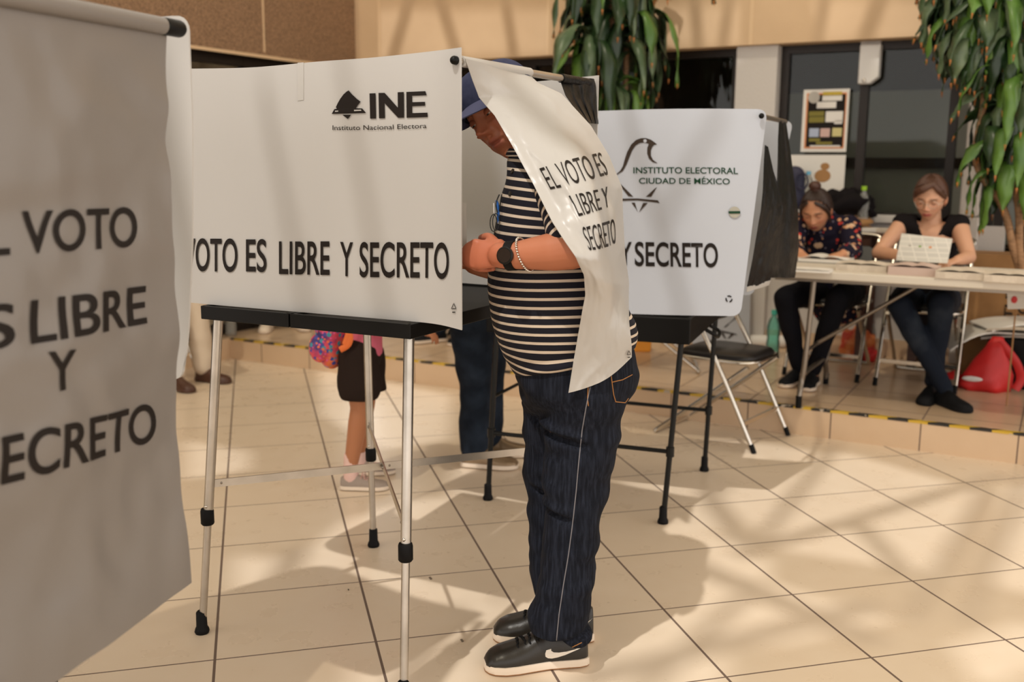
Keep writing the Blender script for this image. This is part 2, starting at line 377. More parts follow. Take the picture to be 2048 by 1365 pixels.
# ================================================================== THE SETTING
WA = math.radians(29); WD = V(math.cos(WA), -math.sin(WA), 0); WN = V(-math.sin(WA), -math.cos(WA), 0)   # along the back wall (to the right), out of it (to the room)
W0 = V(2.576, 6.098, 0); PZ = .142
def wall(a, out=0., z=0.): return W0+WD*a+WN*out+V(0, 0, z)
def wa(u, v, out=0.):                                   # pixel -> (along, z) on the back wall plane pushed out
    P = (W0+WN*out)[:2]; q = vp(u, v, P, P+WD[:2]); return (q-W0)@WD, q[2]
TY, TT, TA = .255215708, .432457, .959751
_c, _s = math.cos(TY)/TT, math.sin(TY)/TT
MT['tile'] = tile_mat('cream ceramic floor tile', (_c, _s), (-_s/TA, _c/TA), .24452, -6.35371/TA, .0085, .0062, (.77, .645, .505), (.71, .57, .42), (.15, .10, .075))
rk = .41
_e = V(WD[0], WD[1])/rk; _n = V(WN[0], WN[1])/rk; P0r = V(1.824, 4.577)
MT['tile2'] = tile_mat('tan ceramic step tile', tuple(_e), tuple(_n), float(-(P0r@_e)), float(-(P0r@_n))+.5, .008, .008, (.68, .50, .34), (.61, .43, .275), (.17, .11, .08), .22)

mb = MB(); mb.box((0, 5, -.05), (16, 16, .1)); struct(mb.build('floor', MT['tile'], smooth=False))
# raised floor along the back and the left wall, an L in plan
RN = V(1.824, 4.577, 0)                                  # a point of the riser foot
def on_riser(a): return RN+WD*a
corner = on_riser(((fl(468, 716)-RN)@WD))
left_dir = WN
mb = MB()
far = 1.2
A0 = on_riser(3.2); A1 = corner; A2 = corner+left_dir*2.6
B0 = A0-WN*3.2; Cn = W0+WD*-4.25+(-WN)*.2; B2 = A2-WD*3.0
pl = [A0, A1, A2, B2, corner-WD*3.0-WN*3.0, B0]
mb.prism([p+V(0, 0, .0) for p in pl], V(0, 0, PZ)); struct(mb.build('floor_platform', MT['tile2'], smooth=False))
# worn hazard tape on the platform edge
def tape_mat():
    m = mat('yellow and black hazard tape', (.6, .4, .05), .6); N, L = nt(m); b = N['Principled BSDF']
    tc = N.new('ShaderNodeTexCoord'); sp = N.new('ShaderNodeSeparateXYZ'); L.new(tc.outputs['Object'], sp.inputs[0])
    a = mathn(N, L, 'ADD', mathn(N, L, 'MULTIPLY', sp.outputs[0], WD[0]), mathn(N, L, 'MULTIPLY', sp.outputs[1], WD[1]))
    o = mathn(N, L, 'ADD', mathn(N, L, 'MULTIPLY', sp.outputs[0], WN[0]), mathn(N, L, 'MULTIPLY', sp.outputs[1], WN[1]))
    g = mathn(N, L, 'GREATER_THAN', mathn(N, L, 'FRACT', mathn(N, L, 'ADD', mathn(N, L, 'MULTIPLY', a, 5.6), mathn(N, L, 'MULTIPLY', o, 9.))), .52)
    n = N.new('ShaderNodeTexNoise'); n.inputs['Scale'].default_value = 16; L.new(tc.outputs['Object'], n.inputs['Vector'])
    x = N.new('ShaderNodeMix'); x.data_type = 'RGBA'; L.new(g, x.inputs[0]); x.inputs[6].default_value = (.022, .019, .016, 1); x.inputs[7].default_value = (.62, .40, .035, 1)
    y = N.new('ShaderNodeMix'); y.data_type = 'RGBA'; L.new(mathn(N, L, 'GREATER_THAN', n.outputs[0], .63), y.inputs[0]); L.new(x.outputs[2], y.inputs[6]); y.inputs[7].default_value = (.5, .42, .33, 1)
    L.new(y.outputs[2], b.inputs['Base Color']); return m
MT['tape'] = tape_mat()
mb = MB(); a0 = (corner-RN)@WD
for k in range(60):
    x0 = a0+.01+k*(3.15-a0)/60; x1 = a0+.01+(k+1)*(3.15-a0)/60
    mb.beam(on_riser(x0)-WN*.012+V(0, 0, PZ+.001), on_riser(x1)-WN*.012+V(0, 0, PZ+.001), .030, .002); mb.beam(on_riser(x0)+WN*.0012+V(0, 0, PZ-.004), on_riser(x1)+WN*.0012+V(0, 0, PZ-.004), .002, .011)
tag(mb.build('hazard_tape', MT['tape'], smooth=False), 'worn yellow and black hazard tape along the edge of the tiled platform', 'tape')

# ---- back wall: peach stone band, dark windows under it, white dado, columns
CA = (V(-1.141, 8.158, 0)-W0)@WD                         # inner corner, measured along the wall
ZB = 2.066
mb = MB(); mb.box(wall((CA+3.0)/2, .06, ZB+1.0), (3.0-CA, .24, 2.0), (WD, WN, (0, 0, 1))); struct(mb.build('wall_back', MT['sand'], smooth=False))
for i, (u, w) in enumerate(((1096, .02), (1502, .022), (758, .02))):
    a, z = wa(u, 60, .18); mb = MB(); mb.box(wall(a, .181, ZB+.75), (w, .004, 1.5), (WD, WN, (0, 0, 1))); struct(mb.build('trim_%d' % (i+1), MT['sand_joint'], smooth=False))
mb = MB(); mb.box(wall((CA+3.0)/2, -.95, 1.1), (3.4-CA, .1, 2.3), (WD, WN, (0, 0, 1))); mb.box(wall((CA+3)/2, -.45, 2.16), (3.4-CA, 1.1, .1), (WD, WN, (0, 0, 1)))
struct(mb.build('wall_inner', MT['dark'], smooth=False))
mb = MB(); a0, z0 = wa(1760, 560); mb.box(wall((CA+a0+.75)/2, .0, .55), (a0+.62-CA, .14, .85), (WD, WN, (0, 0, 1))); struct(mb.build('wall_dado', MT['whitewall'], smooth=False))
mb = MB(); mb.box(wall((CA+a0+.75)/2, .078, PZ+.055), (a0+.62-CA, .016, .11), (WD, WN, (0, 0, 1))); struct(mb.build('baseboard_back', MT['tile2'], smooth=False))
SILL = .985
def al(u, v=300, out=0.): return wa(u, v, out)[0]
# columns
c0, c1 = al(1467, 300, .1), al(1548, 300, .1)
mb = MB(); mb.box(wall((c0+c1)/2, .03, (PZ+ZB)/2), (c1-c0, .2, ZB-PZ), (WD, WN, (0, 0, 1))); struct(mb.build('trim_column', MT['whitewall'], smooth=False, bevel=.006))
b0, b1 = al(1921, 420, .1), al(1958, 420, .1)
mb = MB()
for k in range(5):
    h = (1.62-PZ)/5; j = (.004, -.006, .005, -.004, .002)[k]; mb.box(wall((b0+b1)/2+j, .03, PZ+h*(k+.5)), (b1-b0, .2, h-.006), (WD, WN, (0, 0, 1)))
mb.box(wall((b0+b1)/2, .03, (1.62+ZB)/2), (b1-b0, .2, ZB-1.62), (WD, WN, (0, 0, 1)))
struct(mb.build('trim_block_column', MT['block'], smooth=False, bevel=.008))
# windows (frame, panes)
def window(nm, a, b, z0, z1, mull, label_side=1, inner=None):
    t = thing(nm, wall((a+b)/2, 0, z0), 'dark framed window', 'window'); del t['label']; del t['category']; struct(t)
    mb = MB(); w = .05
    for x in [a+w/2, b-w/2]+list(mull): mb.box(wall(x, .0, (z0+z1)/2), (w, .06, z1-z0), (WD, WN, (0, 0, 1)))
    for z in (z0+w/2, z1-w/2): mb.box(wall((a+b)/2, .0, z), (b-a, .058, w), (WD, WN, (0, 0, 1)))
    mb.build('window_frame', MT['frame'], t, smooth=False)
    xs = [a]+list(mull)+[b]
    for p, q in zip(xs, xs[1:]):
        mb = MB(); mb.box(wall((p+q)/2, -.005, (z0+z1)/2), (q-p-.03, .006, z1-z0-.04), (WD, WN, (0, 0, 1))); mb.build('pane', MT['glass'], t, smooth=False)
    return t
f1 = al(1722); f2 = al(1900)
window('window_1', c1, f2+.03, SILL, ZB, [f1]); window('window_2', al(1062, 140), c0, SILL, ZB, [al(1285, 200)]); window('window_3', CA+.1, al(1062, 140), SILL, ZB, [al(900, 140)])
window('window_4', b1+.02, 2.0, .2, ZB, [al(2010)])
# what shows through the panes: a grey partition, a dark beam and a desk line
mb = MB(); mb.box(wall((al(1570)+al(1900))/2+.1, -.7, 1.32), (1.5, .04, 1.0), (WD, WN, (0, 0, 1))); mb.box(wall(al(1290)-.1, -.7, 1.32), (1.0, .04, .75), (WD, WN, (0, 0, 1)))
struct(mb.build('wall_partition', MT['dim'], smooth=False))
mb = MB(); mb.box(wall(al(1740)+.05, -.6, 1.34), (1.3, .05, .07), (WD, WN, (0, 0, 1))); struct(mb.build('trim_rail', MT['dark'], smooth=False))
# sill board of the right window
mb = MB(); sa, sz = wa(1725, 425, .12); sb, _ = wa(1812, 430, .12); mb.box(wall((sa+sb)/2, .07, 1.0), (sb-sa+.1, .10, .045), (WD, WN, (0, 0, 1)))
struct(mb.build('window_sill', MT['whitewall'], smooth=False, bevel=.004))
# ---- left wall: rough brown granite band over dark glazing
CR = wall(CA, .18); LD = WN
mb = MB(); LT = 7.0
mb.box(CR+LD*(LT/2)-WD*.1+V(0, 0, ZB-.02+1.0), (LT, .2, 2.0), (LD, WD, (0, 0, 1))); struct(mb.build('wall_left', MT['stone'], smooth=False))
mb = MB(); mb.box(CR+LD*1.02+WD*.003+V(0, 0, ZB+1.), (.012, .006, 2.), (LD, WD, (0, 0, 1))); mb.box(CR+LD*(LT/2)+WD*.004+V(0, 0, ZB-.03), (LT, .012, .02), (LD, WD, (0, 0, 1)))
struct(mb.build('trim_granite', MT['sand_joint'], smooth=False))
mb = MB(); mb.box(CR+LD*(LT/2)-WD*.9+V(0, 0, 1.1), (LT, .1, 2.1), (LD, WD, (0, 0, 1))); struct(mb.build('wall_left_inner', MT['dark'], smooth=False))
t = thing('window_5', CR+LD*2-WD*.12+V(0, 0, PZ), 'x', 'x'); del t['label']; del t['category']; struct(t)
mb = MB()
for k in range(7): mb.box(CR+LD*(.05+k*1.05)-WD*.12+V(0, 0, (PZ+ZB)/2), (.06, .06, ZB-PZ), (LD, WD, (0, 0, 1)))
for z in (PZ+.03, ZB-.06): mb.box(CR+LD*(LT/2)-WD*.12+V(0, 0, z), (LT, .055, .08), (LD, WD, (0, 0, 1)))
mb.build('window_frame', MT['frame'], t, smooth=False)
for k in range(6):
    mb = MB(); mb.box(CR+LD*(.575+k*1.05)-WD*.12+V(0, 0, (PZ+ZB)/2), (1.0, .006, ZB-PZ-.1), (LD, WD, (0, 0, 1))); mb.build('pane', MT['glass'], t, smooth=False)

# ---- the skylight: unseen tinted roof sheet, openings and steel bars shaped to cast the light patches
ZS = 5.6
def sky(p, z=0.):                                        # roof point whose shadow falls on p
    k = (ZS-z)/SUN_DIR.z; return V(p[0]+SUN_DIR.x*k, p[1]+SUN_DIR.y*k, ZS)
def floor_px(px): return [fl(u, v)[:2] for u, v in px]
OPEN = [floor_px(q) for q in (
    [(1420, 985), (1560, 1100), (1870, 1150), (1965, 985), (1690, 905), (1560, 925)],
    [(1960, 1165), (2120, 1200), (2160, 960), (2010, 975)],
    [(1225, 965), (1420, 1010), (1470, 1065), (1360, 1060), (1215, 1010)],
    [(1460, 905), (1570, 915), (1560, 935), (1475, 930)],
    [(1350, 1100), (1590, 1180), (1790, 1240), (1560, 1290), (1390, 1300), (1300, 1230)],
    [(1180, 1365), (1290, 1250), (1420, 1320), (1440, 1400), (1180, 1420)],
    [(700, 1290), (960, 1225), (985, 1300), (950, 1400), (700, 1420)],
    [(470, 1110), (640, 1130), (700, 1180), (560, 1260), (460, 1240)],
    [(1900, 1290), (2060, 1240), (2100, 1330), (1960, 1380)],
    [(370, 880), (500, 905), (500, 940), (370, 960)],
    [(640, 740), (900, 790), (900, 880), (770, 900), (640, 830)],
    [(900, 905), (1050, 990), (1050, 1020), (900, 1000)],
)]
# openings that light the front of the two booths, the man and the stone band
def blob(c, r, n=10, ex=1., ey=1., a=0.): return [V(c[0]+math.cos(2*PI*k/n+a)*r*ex, c[1]+math.sin(2*PI*k/n+a)*r*ey) for k in range(n)]
OPEN3 = [([(-.50, 2.55, 1.25), .62], .62, .62), ([(-.05, 2.45, 1.3), .5], .5, .42), ([(.62, 3.55, 1.15), .5], .55, .5), ([(.15, 2.4, .5), .3], .3, .5)]
roof_polys = [[sky(p)[:2] for p in q] for q in OPEN]
for (c, _r), ex, ey in OPEN3:
    k = sky(c, c[2]); roof_polys.append(blob(k, 1., 12, ex, ey))
for q in ([(760, 20), (1100, 20), (1100, 110), (760, 120)], [(1160, 20), (1480, 10), (1480, 90), (1160, 100)], [(1620, 0), (1850, 0), (1850, 80), (1640, 85)]):
    pp = []
    for u, v in q:
        a, z = wa(u, v, .18); p = wall(a, .18, z); pp.append(sky(p, p[2])[:2])
    roof_polys.append(pp)
def inside(p, poly):
    c = False; n = len(poly)
    for i in range(n):
        a, b = poly[i], poly[(i+1) % n]
        if (a[1] > p[1]) != (b[1] > p[1]) and p[0] < (b[0]-a[0])*(p[1]-a[1])/(b[1]-a[1])+a[0]: c = not c
    return c
vv = [Vector((-8, -7)), Vector((7, -7)), Vector((7, 9)), Vector((-8, 9))]; ee = [(0, 1), (1, 2), (2, 3), (3, 0)]
for q in roof_polys:
    o = len(vv); vv += [Vector((float(p[0]), float(p[1]))) for p in q]; ee += [(o+i, o+(i+1) % len(q)) for i in range(len(q))]
rv, re, rf, *_ = geometry.delaunay_2d_cdt(vv, ee, [], 0, 1e-4)
keep = []
for f in rf:
    c = sum((rv[i] for i in f), Vector((0, 0)))/len(f)
    if not any(inside(c, q) for q in roof_polys): keep.append(tuple(f))
def roof_mat():
    m = bpy.data.materials.new('amber roof sheet'); m.use_nodes = True; N, L = nt(m); N.remove(N['Principled BSDF'])
    t = N.new('ShaderNodeBsdfTransparent'); t.inputs[0].default_value = (.38, .345, .28, 1); d = N.new('ShaderNodeBsdfTranslucent'); d.inputs[0].default_value = (.8, .66, .45, 1)
    x = N.new('ShaderNodeMixShader'); x.inputs[0].default_value = .18; L.new(t.outputs[0], x.inputs[1]); L.new(d.outputs[0], x.inputs[2]); L.new(x.outputs[0], N['Material Output'].inputs[0]); return m
MT['roof'] = roof_mat()
mb = MB(); mb.add([(p.x, p.y, ZS) for p in rv], keep); struct(mb.build('ceiling', MT['roof'], smooth=False))
mb = MB()
BARS = [((1665, 900), (1530, 1070)), ((1960, 960), (1560, 1080)), ((1425, 985), (1480, 1065)), ((1725, 1045), (1800, 1125)), ((1960, 1000), (1850, 1190)), ((2060, 940), (1960, 1180)),
        ((1340, 1100), (1700, 1250)), ((1500, 1180), (1330, 1340)), ((1250, 1330), (1700, 1215)), ((900, 1230), (800, 1400)), ((600, 1110), (520, 1260))]
for p, q in BARS:
    A = sky(fl(*p)); B = sky(fl(*q)); d = (B-A)*.15; mb.beam(A-d-V(0, 0, .06), B+d-V(0, 0, .06), .055, .08)
BAR3 = [((820, -20), (770, 150)), ((880, -20), (930, 150)), ((1010, -20), (1035, 140)), ((1390, -20), (1400, 110)), ((1460, -20), (1440, 110)), ((1650, -20), (1630, 100)), ((1760, -20), (1715, 100))]
for p, q in BAR3:
    A, B = [sky(wall(wa(u, v, .18)[0], .18, wa(u, v, .18)[1]), wa(u, v, .18)[1]) for u, v in (p, q)]; d = (B-A)*.3; mb.beam(A-d-V(0, 0, .06), B+d-V(0, 0, .06), .07, .08)
for (x0, y0, z0), (x1, y1, z1) in (((-.40, 2.48, 1.55), (-.30, 2.44, .95)), ((-.62, 2.56, 1.5), (-.52, 2.55, 1.0)), ((.42, 3.6, 1.5), (.62, 3.55, .85)), ((.70, 3.53, 1.5), (.55, 3.57, 1.2))):
    A = sky((x0, y0), z0); B = sky((x1, y1), z1); d = (B-A)*.2; mb.beam(A-d-V(0, 0, .06), B+d-V(0, 0, .06), .026, .05)
struct(mb.build('ceiling_bars', MT['steel_dk'], smooth=False))

# ================================================================== VOTING BOOTHS
def booth(name, label, L, F, R, G, ztop, th, lm, foot_r, parts_prefix, tops, collar=True, colzs=(.344, .376, .332, .335)):
    """folding table on four legs; feet L F R G, leg tops in tops, a tray top"""
    ctr = (V(*L)+V(*F)+V(*R)+V(*G))/4; t = thing(name, (ctr[0], ctr[1], 0), label, 'voting booth', 'voting booths')
    zb = ztop-th
    for k, (p, q) in enumerate(zip((L, F, R, G), tops)):
        colz = colzs[k]; p = V(p[0], p[1], 0); q = V(q[0], q[1], zb+.004); mb = MB(); up = lambda z: p+(q-p)*(z/zb)
        if collar: mb.tube([up(.05), up(colz+.02)], .0105, 14)
        mb.tube([up(colz if collar else .03), q], foot_r, 14)
        lg = mb.build('leg', lm, t)
        mb = MB(); mb.lathe(p, [(.0, 0.), (.019, 0.), (.021, .006), (.019, .014), (.0155, .02), (.0145, .062), (.011, .066), (0, .066)], n=16); mb.build('rubber_foot', MT['rubber'], lg)
        if collar:
            mb = MB(); mb.lathe(up(colz-.022), [(0, 0), (.0155, 0), (.0185, .004), (.0185, .04), (.0165, .046), (0, .046)], n=16); mb.build('collar', MT['rubber'], lg)
            mb = MB(); mb.ell(up(colz+.034)+V(-.004, -.0135, 0), (.0045, .003, .0045), nu=8, nv=6); mb.build('button', MT['chrome'], lg)
    return t
L_, F_, R_, G_ = (-.876, 2.642), (-.262, 2.262), (-.479, 3.298), (.132, 3.0)
TOPS = ((-.79, 2.645), (-.252, 2.40), (-.487, 3.285), (.10, 3.02))
ZT = .94
nb = booth('voting_booth', 'white voting booth with INE panel on shiny tube legs, left of striped man', L_, F_, R_, G_, ZT, .036, MT['alu'], .0135, '', TOPS)
# table top: two hinged halves with a raised rim
cl, cf, cr, cg = V(-.835, 2.640, 0), V(-.243, 2.345, 0), V(-.51, 3.36, 0), V(.135, 3.055, 0)
mf = (cl*.55+cf*.45); mr = (cr*.55+cg*.45)
for quad in ((cl, mf-(cf-cl)*.003, mr-(cg-cr)*.003, cr), (mf+(cf-cl)*.003, cf, cg, mr+(cg-cr)*.003)):
    mb = MB(); mb.prism([p+V(0, 0, ZT-.036) for p in quad], V(0, 0, .030))
    c = sum(quad)/4
    for a, b in zip(quad, quad[1:]+quad[:1]):
        i = (c-(a+b)/2); i = i/np.linalg.norm(i)*.006; mb.beam(a+i+V(0, 0, ZT-.018), b+i+V(0, 0, ZT-.018), .012, .036)
    mb.build('table_half', MT['black_pl'], nb, smooth=False, bevel=.002)
# crossed flat braces
for p, q, dz in ((V(*L_, 0), V(*G_, 0), 0), (V(*R_, 0), V(*F_, 0), .0)):
    mb = MB(); k = .47; tp = {0: TOPS[0], 1: TOPS[2]}
    at_ = lambda f, tp_: V(f[0]+(tp_[0]-f[0])*.44/.904, f[1]+(tp_[1]-f[1])*.44/.904, .44); fi = [L_, F_, R_, G_]; a, b = [at_(c__[:2], TOPS[fi.index(tuple(c__[:2]))]) for c__ in (p, q)]; n = nrm(np.cross(b-a, (0, 0, 1)))*(.004 if p[1] > 3 else -.004)
    mb.beam(a+n, b+n, .004, .022); br = mb.build('brace', MT['alu'], nb, smooth=False)
    for s in (.03, .5, .97): mb = MB(); mb.ell(a+(b-a)*s+n*1.4, (.006, .005, .006), nu=8, nv=6); mb.build('rivet', MT['steel_dk'], br)
# the screen: one plastic sheet bent round three sides
plan = [V(-.118, 2.308), V(-.19, 2.365), V(-.33, 2.437), V(-.47, 2.503), V(-.66, 2.592), V(-.86, 2.69), V(-.955, 2.77), V(-.93, 2.88), V(-.80, 3.10), V(-.66, 3.33), V(-.55, 3.40), V(-.42, 3.345), V(-.2, 3.22), V(.02, 3.09), V(.245, 2.955)]
topz = []
for p, v in zip(plan[:6], (95, 103, 115, 123, 135, 138)): topz.append(zat(float(pr((p[0], p[1], 1.57))[0]), v, p[1]))
topz += [1.56]*8+[1.572]
botz = [.938-.004, .94, .94, .94, .94, .94]+[.94]*9
PP = np.array(spline([V(p[0], p[1], zt) for p, zt in zip(plan, topz)], 10)); PB = np.array(spline([V(p[0], p[1], zb) for p, zb in zip(plan, botz)], 10))
_ar = np.r_[0, np.cumsum(np.linalg.norm(np.diff(PP[:, :2], axis=0), axis=1))]; _ar /= _ar[-1]
def ine(s, t):                                           # t 0 bottom .. 1 top
    if s < _ar[1]: k = s/_ar[1]; a = PP[0]+(PP[1]-PP[0])*k; b = PB[0]+(PB[1]-PB[0])*k
    else:
        a = np.array([np.interp(s, _ar, PP[:, i]) for i in range(3)]); b = np.array([np.interp(s, _ar, PB[:, i]) for i in range(3)])
    p = b+(a-b)*t; w = .006*math.sin(s*42)*math.sin(PI*min(max(t, 0), 1))*(1 if s < .33 else .3)
    return p+V(.45, -.9, 0)*w
mb = MB(); mb.sheet(ine, np.linspace(0, 1, 120), np.linspace(0, 1, 14), .0035); scr = mb.build('screen', MT['panel'], nb, auto=60)
for txt, x0, x1, a0, b0, a1, b1 in (('VOTO', 371, 477, 478, 540, 479, 543), ('ES', 494, 535, 480, 542, 480, 543), ('LIBRE', 560, 661, 484, 547, 484, 549), ('Y', 682, 708, 485, 551, 486, 552), ('SECRETO', 721, 900, 486, 553, 488, 558)):
    put_text(txt, [(x0, a0), (x1, a1), (x1, b1), (x0, b0)], ine, nb, MT['ink'], .012, s0=.1, t0=.3)
put_text('Instituto Nacional Electora', [(667, 251), (855, 247), (855, 256.5), (667, 260.5)], ine, nb, MT['ink'], .0, s0=.1, t0=.7)
cv = lambda x, y: (640+x*.1172, 160+y*.1172)
EMB = [[(505, 180), (560, 245), (640, 320), (710, 373), (660, 430), (630, 485), (735, 487), (803, 565), (215, 582), (260, 500), (300, 493), (288, 462), (320, 395), (360, 325), (420, 245), (470, 200)], [(398, 597), (548, 594), (492, 668)],
       [(862, 232), (965, 228), (973, 660), (872, 663)], [(1015, 224), (1120, 222), (1345, 475), (1342, 212), (1447, 208), (1452, 645), (1350, 648), (1118, 395), (1125, 655), (1024, 657)],
       [(1490, 207), (1815, 194), (1838, 263), (1587, 272), (1588, 382), (1810, 376), (1812, 442), (1588, 450), (1590, 568), (1852, 560), (1854, 635), (1495, 648)]]
put_poly(EMB, cv, ine, nb, MT['ink'], s0=.1, t0=.8)
for _g in ([(600, 512), (722, 508), (724, 528), (602, 534)], [(275, 527), (330, 524), (330, 542), (276, 546)]): put_poly([_g], cv, ine, nb, MT['panel'], name='emblem_gap', off=.0050, s0=.1, t0=.8)
def tri_mark(c, r, fn, parent, m, s0, t0):
    P = [(c[0]+r*math.sin(a)*.75, c[1]-r*math.cos(a)) for a in (0, 2*PI/3, 4*PI/3)]; q = [(c[0]+(x-c[0])*.62, c[1]+(y-c[1])*.62) for x, y in P]; ps = []
    for i in range(3):
        a, b = V(*P[i]), V(*P[(i+1) % 3]); d, e = V(*q[i]), V(*q[(i+1) % 3]); k = .1; ps.append([tuple(a+(b-a)*.0), tuple(a+(b-a)*(1-k)), tuple(d+(e-d)*(1-k)), tuple(d)])
    ps.append([(c[0]-r*.35, c[1]+r*1.05), (c[0]+r*.35, c[1]+r*1.05), (c[0]+r*.35, c[1]+r*1.28), (c[0]-r*.35, c[1]+r*1.28)])
    put_poly(ps, lambda x, y: (x, y), fn, parent, m, name='recycling_mark', s0=s0, t0=t0)
tri_mark((910, 614), 9, ine, nb, MT['ink'], .02, .06)
# strip of clear tape on the top edge
mb = MB(); cs = [inv(ine, u, v, .15, .9) for u, v in ((596, 126), (608, 125), (608, 200), (596, 202))]
bl = lambda x, y: [cs[0][i]*(1-x)*(1-y)+cs[1][i]*x*(1-y)+cs[2][i]*x*y+cs[3][i]*(1-x)*y for i in (0, 1)]
mb.sheet(lambda x, y: ine(*bl(x, y))+V(-.1, -.9, 0)*.003, (0, .5, 1), np.linspace(0, 1, 8), .001); mb.build('tape_strip', MT['film'], nb)
# rod with ball ends across the open side
RA, RB = V(-.128, 2.32, 1.548), V(.228, 2.965, 1.55)
mb = MB(); mb.tube([RA, RB], .0095, 16); rod = mb.build('rod', MT['alu'], nb)
kn = dep(908, 121, 2.325); mb = MB(); mb.ell(kn+V(0, -.012, 0), (.0085,)*3, nu=16, nv=12); mb.tube([kn+V(0, -.01, 0), kn+V(0, .02, 0)], .004, 8); mb.build('knob', MT['black_pl'], rod)
mb = MB(); mb.tube([RA+V(0, 0, 0), RA-nrm(RB-RA)*.012], .010, 12, rnd=True); mb.build('rod_cap', MT['black_pl'], rod)

# ---- second booth, behind the man to the right
F2, R2, L2 = (.568, 3.544), (.845, 4.193), (-.092, 3.797); G2 = (L2[0]+R2[0]-F2[0], L2[1]+R2[1]-F2[1])
ZT2, TH2 = .775, .095
c2 = lambda p: p
tops2 = ((-.06, 3.80), (.615, 3.56), (.862, 4.17), (.20, 4.42))
ib = booth('voting_booth', 'white voting booth with green lettering on a black tray table with black legs', L2, F2, R2, G2, ZT2, TH2, MT['black_metal'], .0105, '', tops2, collar=False)
dL, dF, dR, dG = V(-.10, 3.79, 0), V(.64, 3.53, 0), V(.885, 4.19, 0), V(.16, 4.46, 0)
quad = (dL, dF, dR, dG); mb = MB(); c = sum(quad)/4
mb.prism([p+(c-p)*.03+V(0, 0, ZT2-TH2) for p in quad], V(0, 0, .012))
for a, b in zip(quad, quad[1:]+quad[:1]):
    i = nrm(c-(a+b)/2)*.008; mb.beam(a+i+V(0, 0, ZT2-TH2/2), b+i+V(0, 0, ZT2-TH2/2), .016, TH2)
ty = mb.build('tray', MT['black_pl'], ib, smooth=False, bevel=.004)
mb = MB(); hb = V(dF[0]+.10, dF[1]+.22, ZT2-TH2+.02); hx = nrm(dR-dF)
mb.tube(spline([hb, hb+V(.035, 0, 0)-V(0, 0, .02), hb+hx*.05+V(.04, 0, -.035), hb+hx*.1+V(.035, 0, -.02), hb+hx*.1], 5), .007, 10); mb.build('handle', MT['black_pl'], ty)
def leg_at(p, q, z, zb=ZT2-TH2): return V(p[0]+(q[0]-p[0])*z/zb, p[1]+(q[1]-p[1])*z/zb, z)
for a, b, z in ((0, 1, .275), (3, 2, .275)):
    P = (L2, F2, R2, G2); A_ = leg_at(P[a], tops2[a], z); B_ = leg_at(P[b], tops2[b], z); mb = MB(); mb.tube([A_, B_], .0085, 10)
    for e in (A_, B_): mb.tube([e-V(0, 0, .018), e+V(0, 0, .018)], .0155, 12)
    mb.build('crossbar', MT['black_metal'], ib)
mb = MB(); A_ = leg_at(F2, tops2[1], .42); mb.tube([leg_at(L2, tops2[0], .42), leg_at(G2, tops2[3], .42)], .007, 8); mb.build('crossbar', MT['black_metal'], ib)
# screen of the second booth
Yf = 3.52
pts2 = [(dep(1535, 219, 3.49), dep(1481, 633, 3.50)), (dep(1490, 218, 3.505), dep(1440, 632, 3.515)), (dep(1390, 217.5, 3.54), dep(1370, 631, 3.545)), (dep(1290, 219, 3.60), dep(1290, 629, 3.59)), (dep(1200, 222, 3.66), dep(1200, 626, 3.65)), (dep(1090, 225, 3.73), dep(1090, 622, 3.72)), (dep(1000, 228, 3.80), dep(1000, 618, 3.79))]
zt2, zb2 = pts2[-1][0][2], pts2[-1][1][2]
for p in ((-.12, 3.85), (-.10, 3.98), (.02, 4.25), (.12, 4.45), (.22, 4.52), (.40, 4.47), (.7, 4.36), (1.0, 4.28), (1.165, 4.24)): pts2.append((V(*p, zt2), V(p[0]-.13*max(0, p[0]-.3)/.865, p[1], zb2)))
S2t = np.array(spline([p[0] for p in pts2], 10)); S2b = np.array(spline([p[1] for p in pts2], 10))
_a2 = np.r_[0, np.cumsum(np.linalg.norm(np.diff(S2t, axis=0), axis=1))]; LEN2 = _a2[-1]; _a2 /= LEN2
def iec(s, t):
    q = min(max(s, 0.), 1.); a = np.array([np.interp(q, _a2, S2t[:, i]) for i in range(3)]); b = np.array([np.interp(q, _a2, S2b[:, i]) for i in range(3)])
    return b+(a-b)*t+(S2t[0]-S2t[1])/np.linalg.norm(S2t[0]-S2t[1])*LEN2*(q-s)
def round_end(fn, L, H, r):                               # clip the free corners to a radius
    def g(s, t):
        x = s*L; y = t*H
        return fn(s, t)
    return g
def rc(s, t):                                            # rounded corners on both free ends
    x = s*LEN2; y = t*.735; r = .03
    for ex in (0, 1):
        xx = x if ex == 0 else LEN2-x
        if xx < r:
            k = r-math.sqrt(max(0, r*r-(r-xx)**2)); yy = min(max(y, k), .735-k); return iec(s, yy/.735)
    return iec(s, t)
us = np.r_[0, .0008, .002, .004, .007, np.linspace(.012, .988, 90), .993, .996, .998, .9992, 1]
mb = MB(); mb.sheet(rc, us, np.linspace(0, 1, 14), .0035); mb.build('screen', MT['panel2'], ib, auto=60)
cv = lambda x, y: (1220+x*.13917, 260+y*.13917)
put_text('INSTITUTO ELECTORAL', [cv(340, 540), cv(1840, 546), cv(1840, 634), cv(340, 624)], iec, ib, MT['green_ink'], .012, s0=.15, t0=.6)
put_text('CIUDAD DE MÉXICO', [cv(420, 692), cv(1722, 700), cv(1722, 782), cv(420, 772)], iec, ib, MT['green_ink'], .012, s0=.15, t0=.6)
for txt, q in (('LIBRE', (1132, 1226, 484, 528, 485, 530)), ('Y', (1240, 1264, 485, 530, 485, 530)), ('SECRETO', (1270, 1436, 485, 531, 488, 534))):
    put_text(txt, [(q[0], q[2]), (q[1], q[4]), (q[1], q[5]), (q[0], q[3])], iec, ib, MT['ink'], .016, s0=.15, t0=.3)
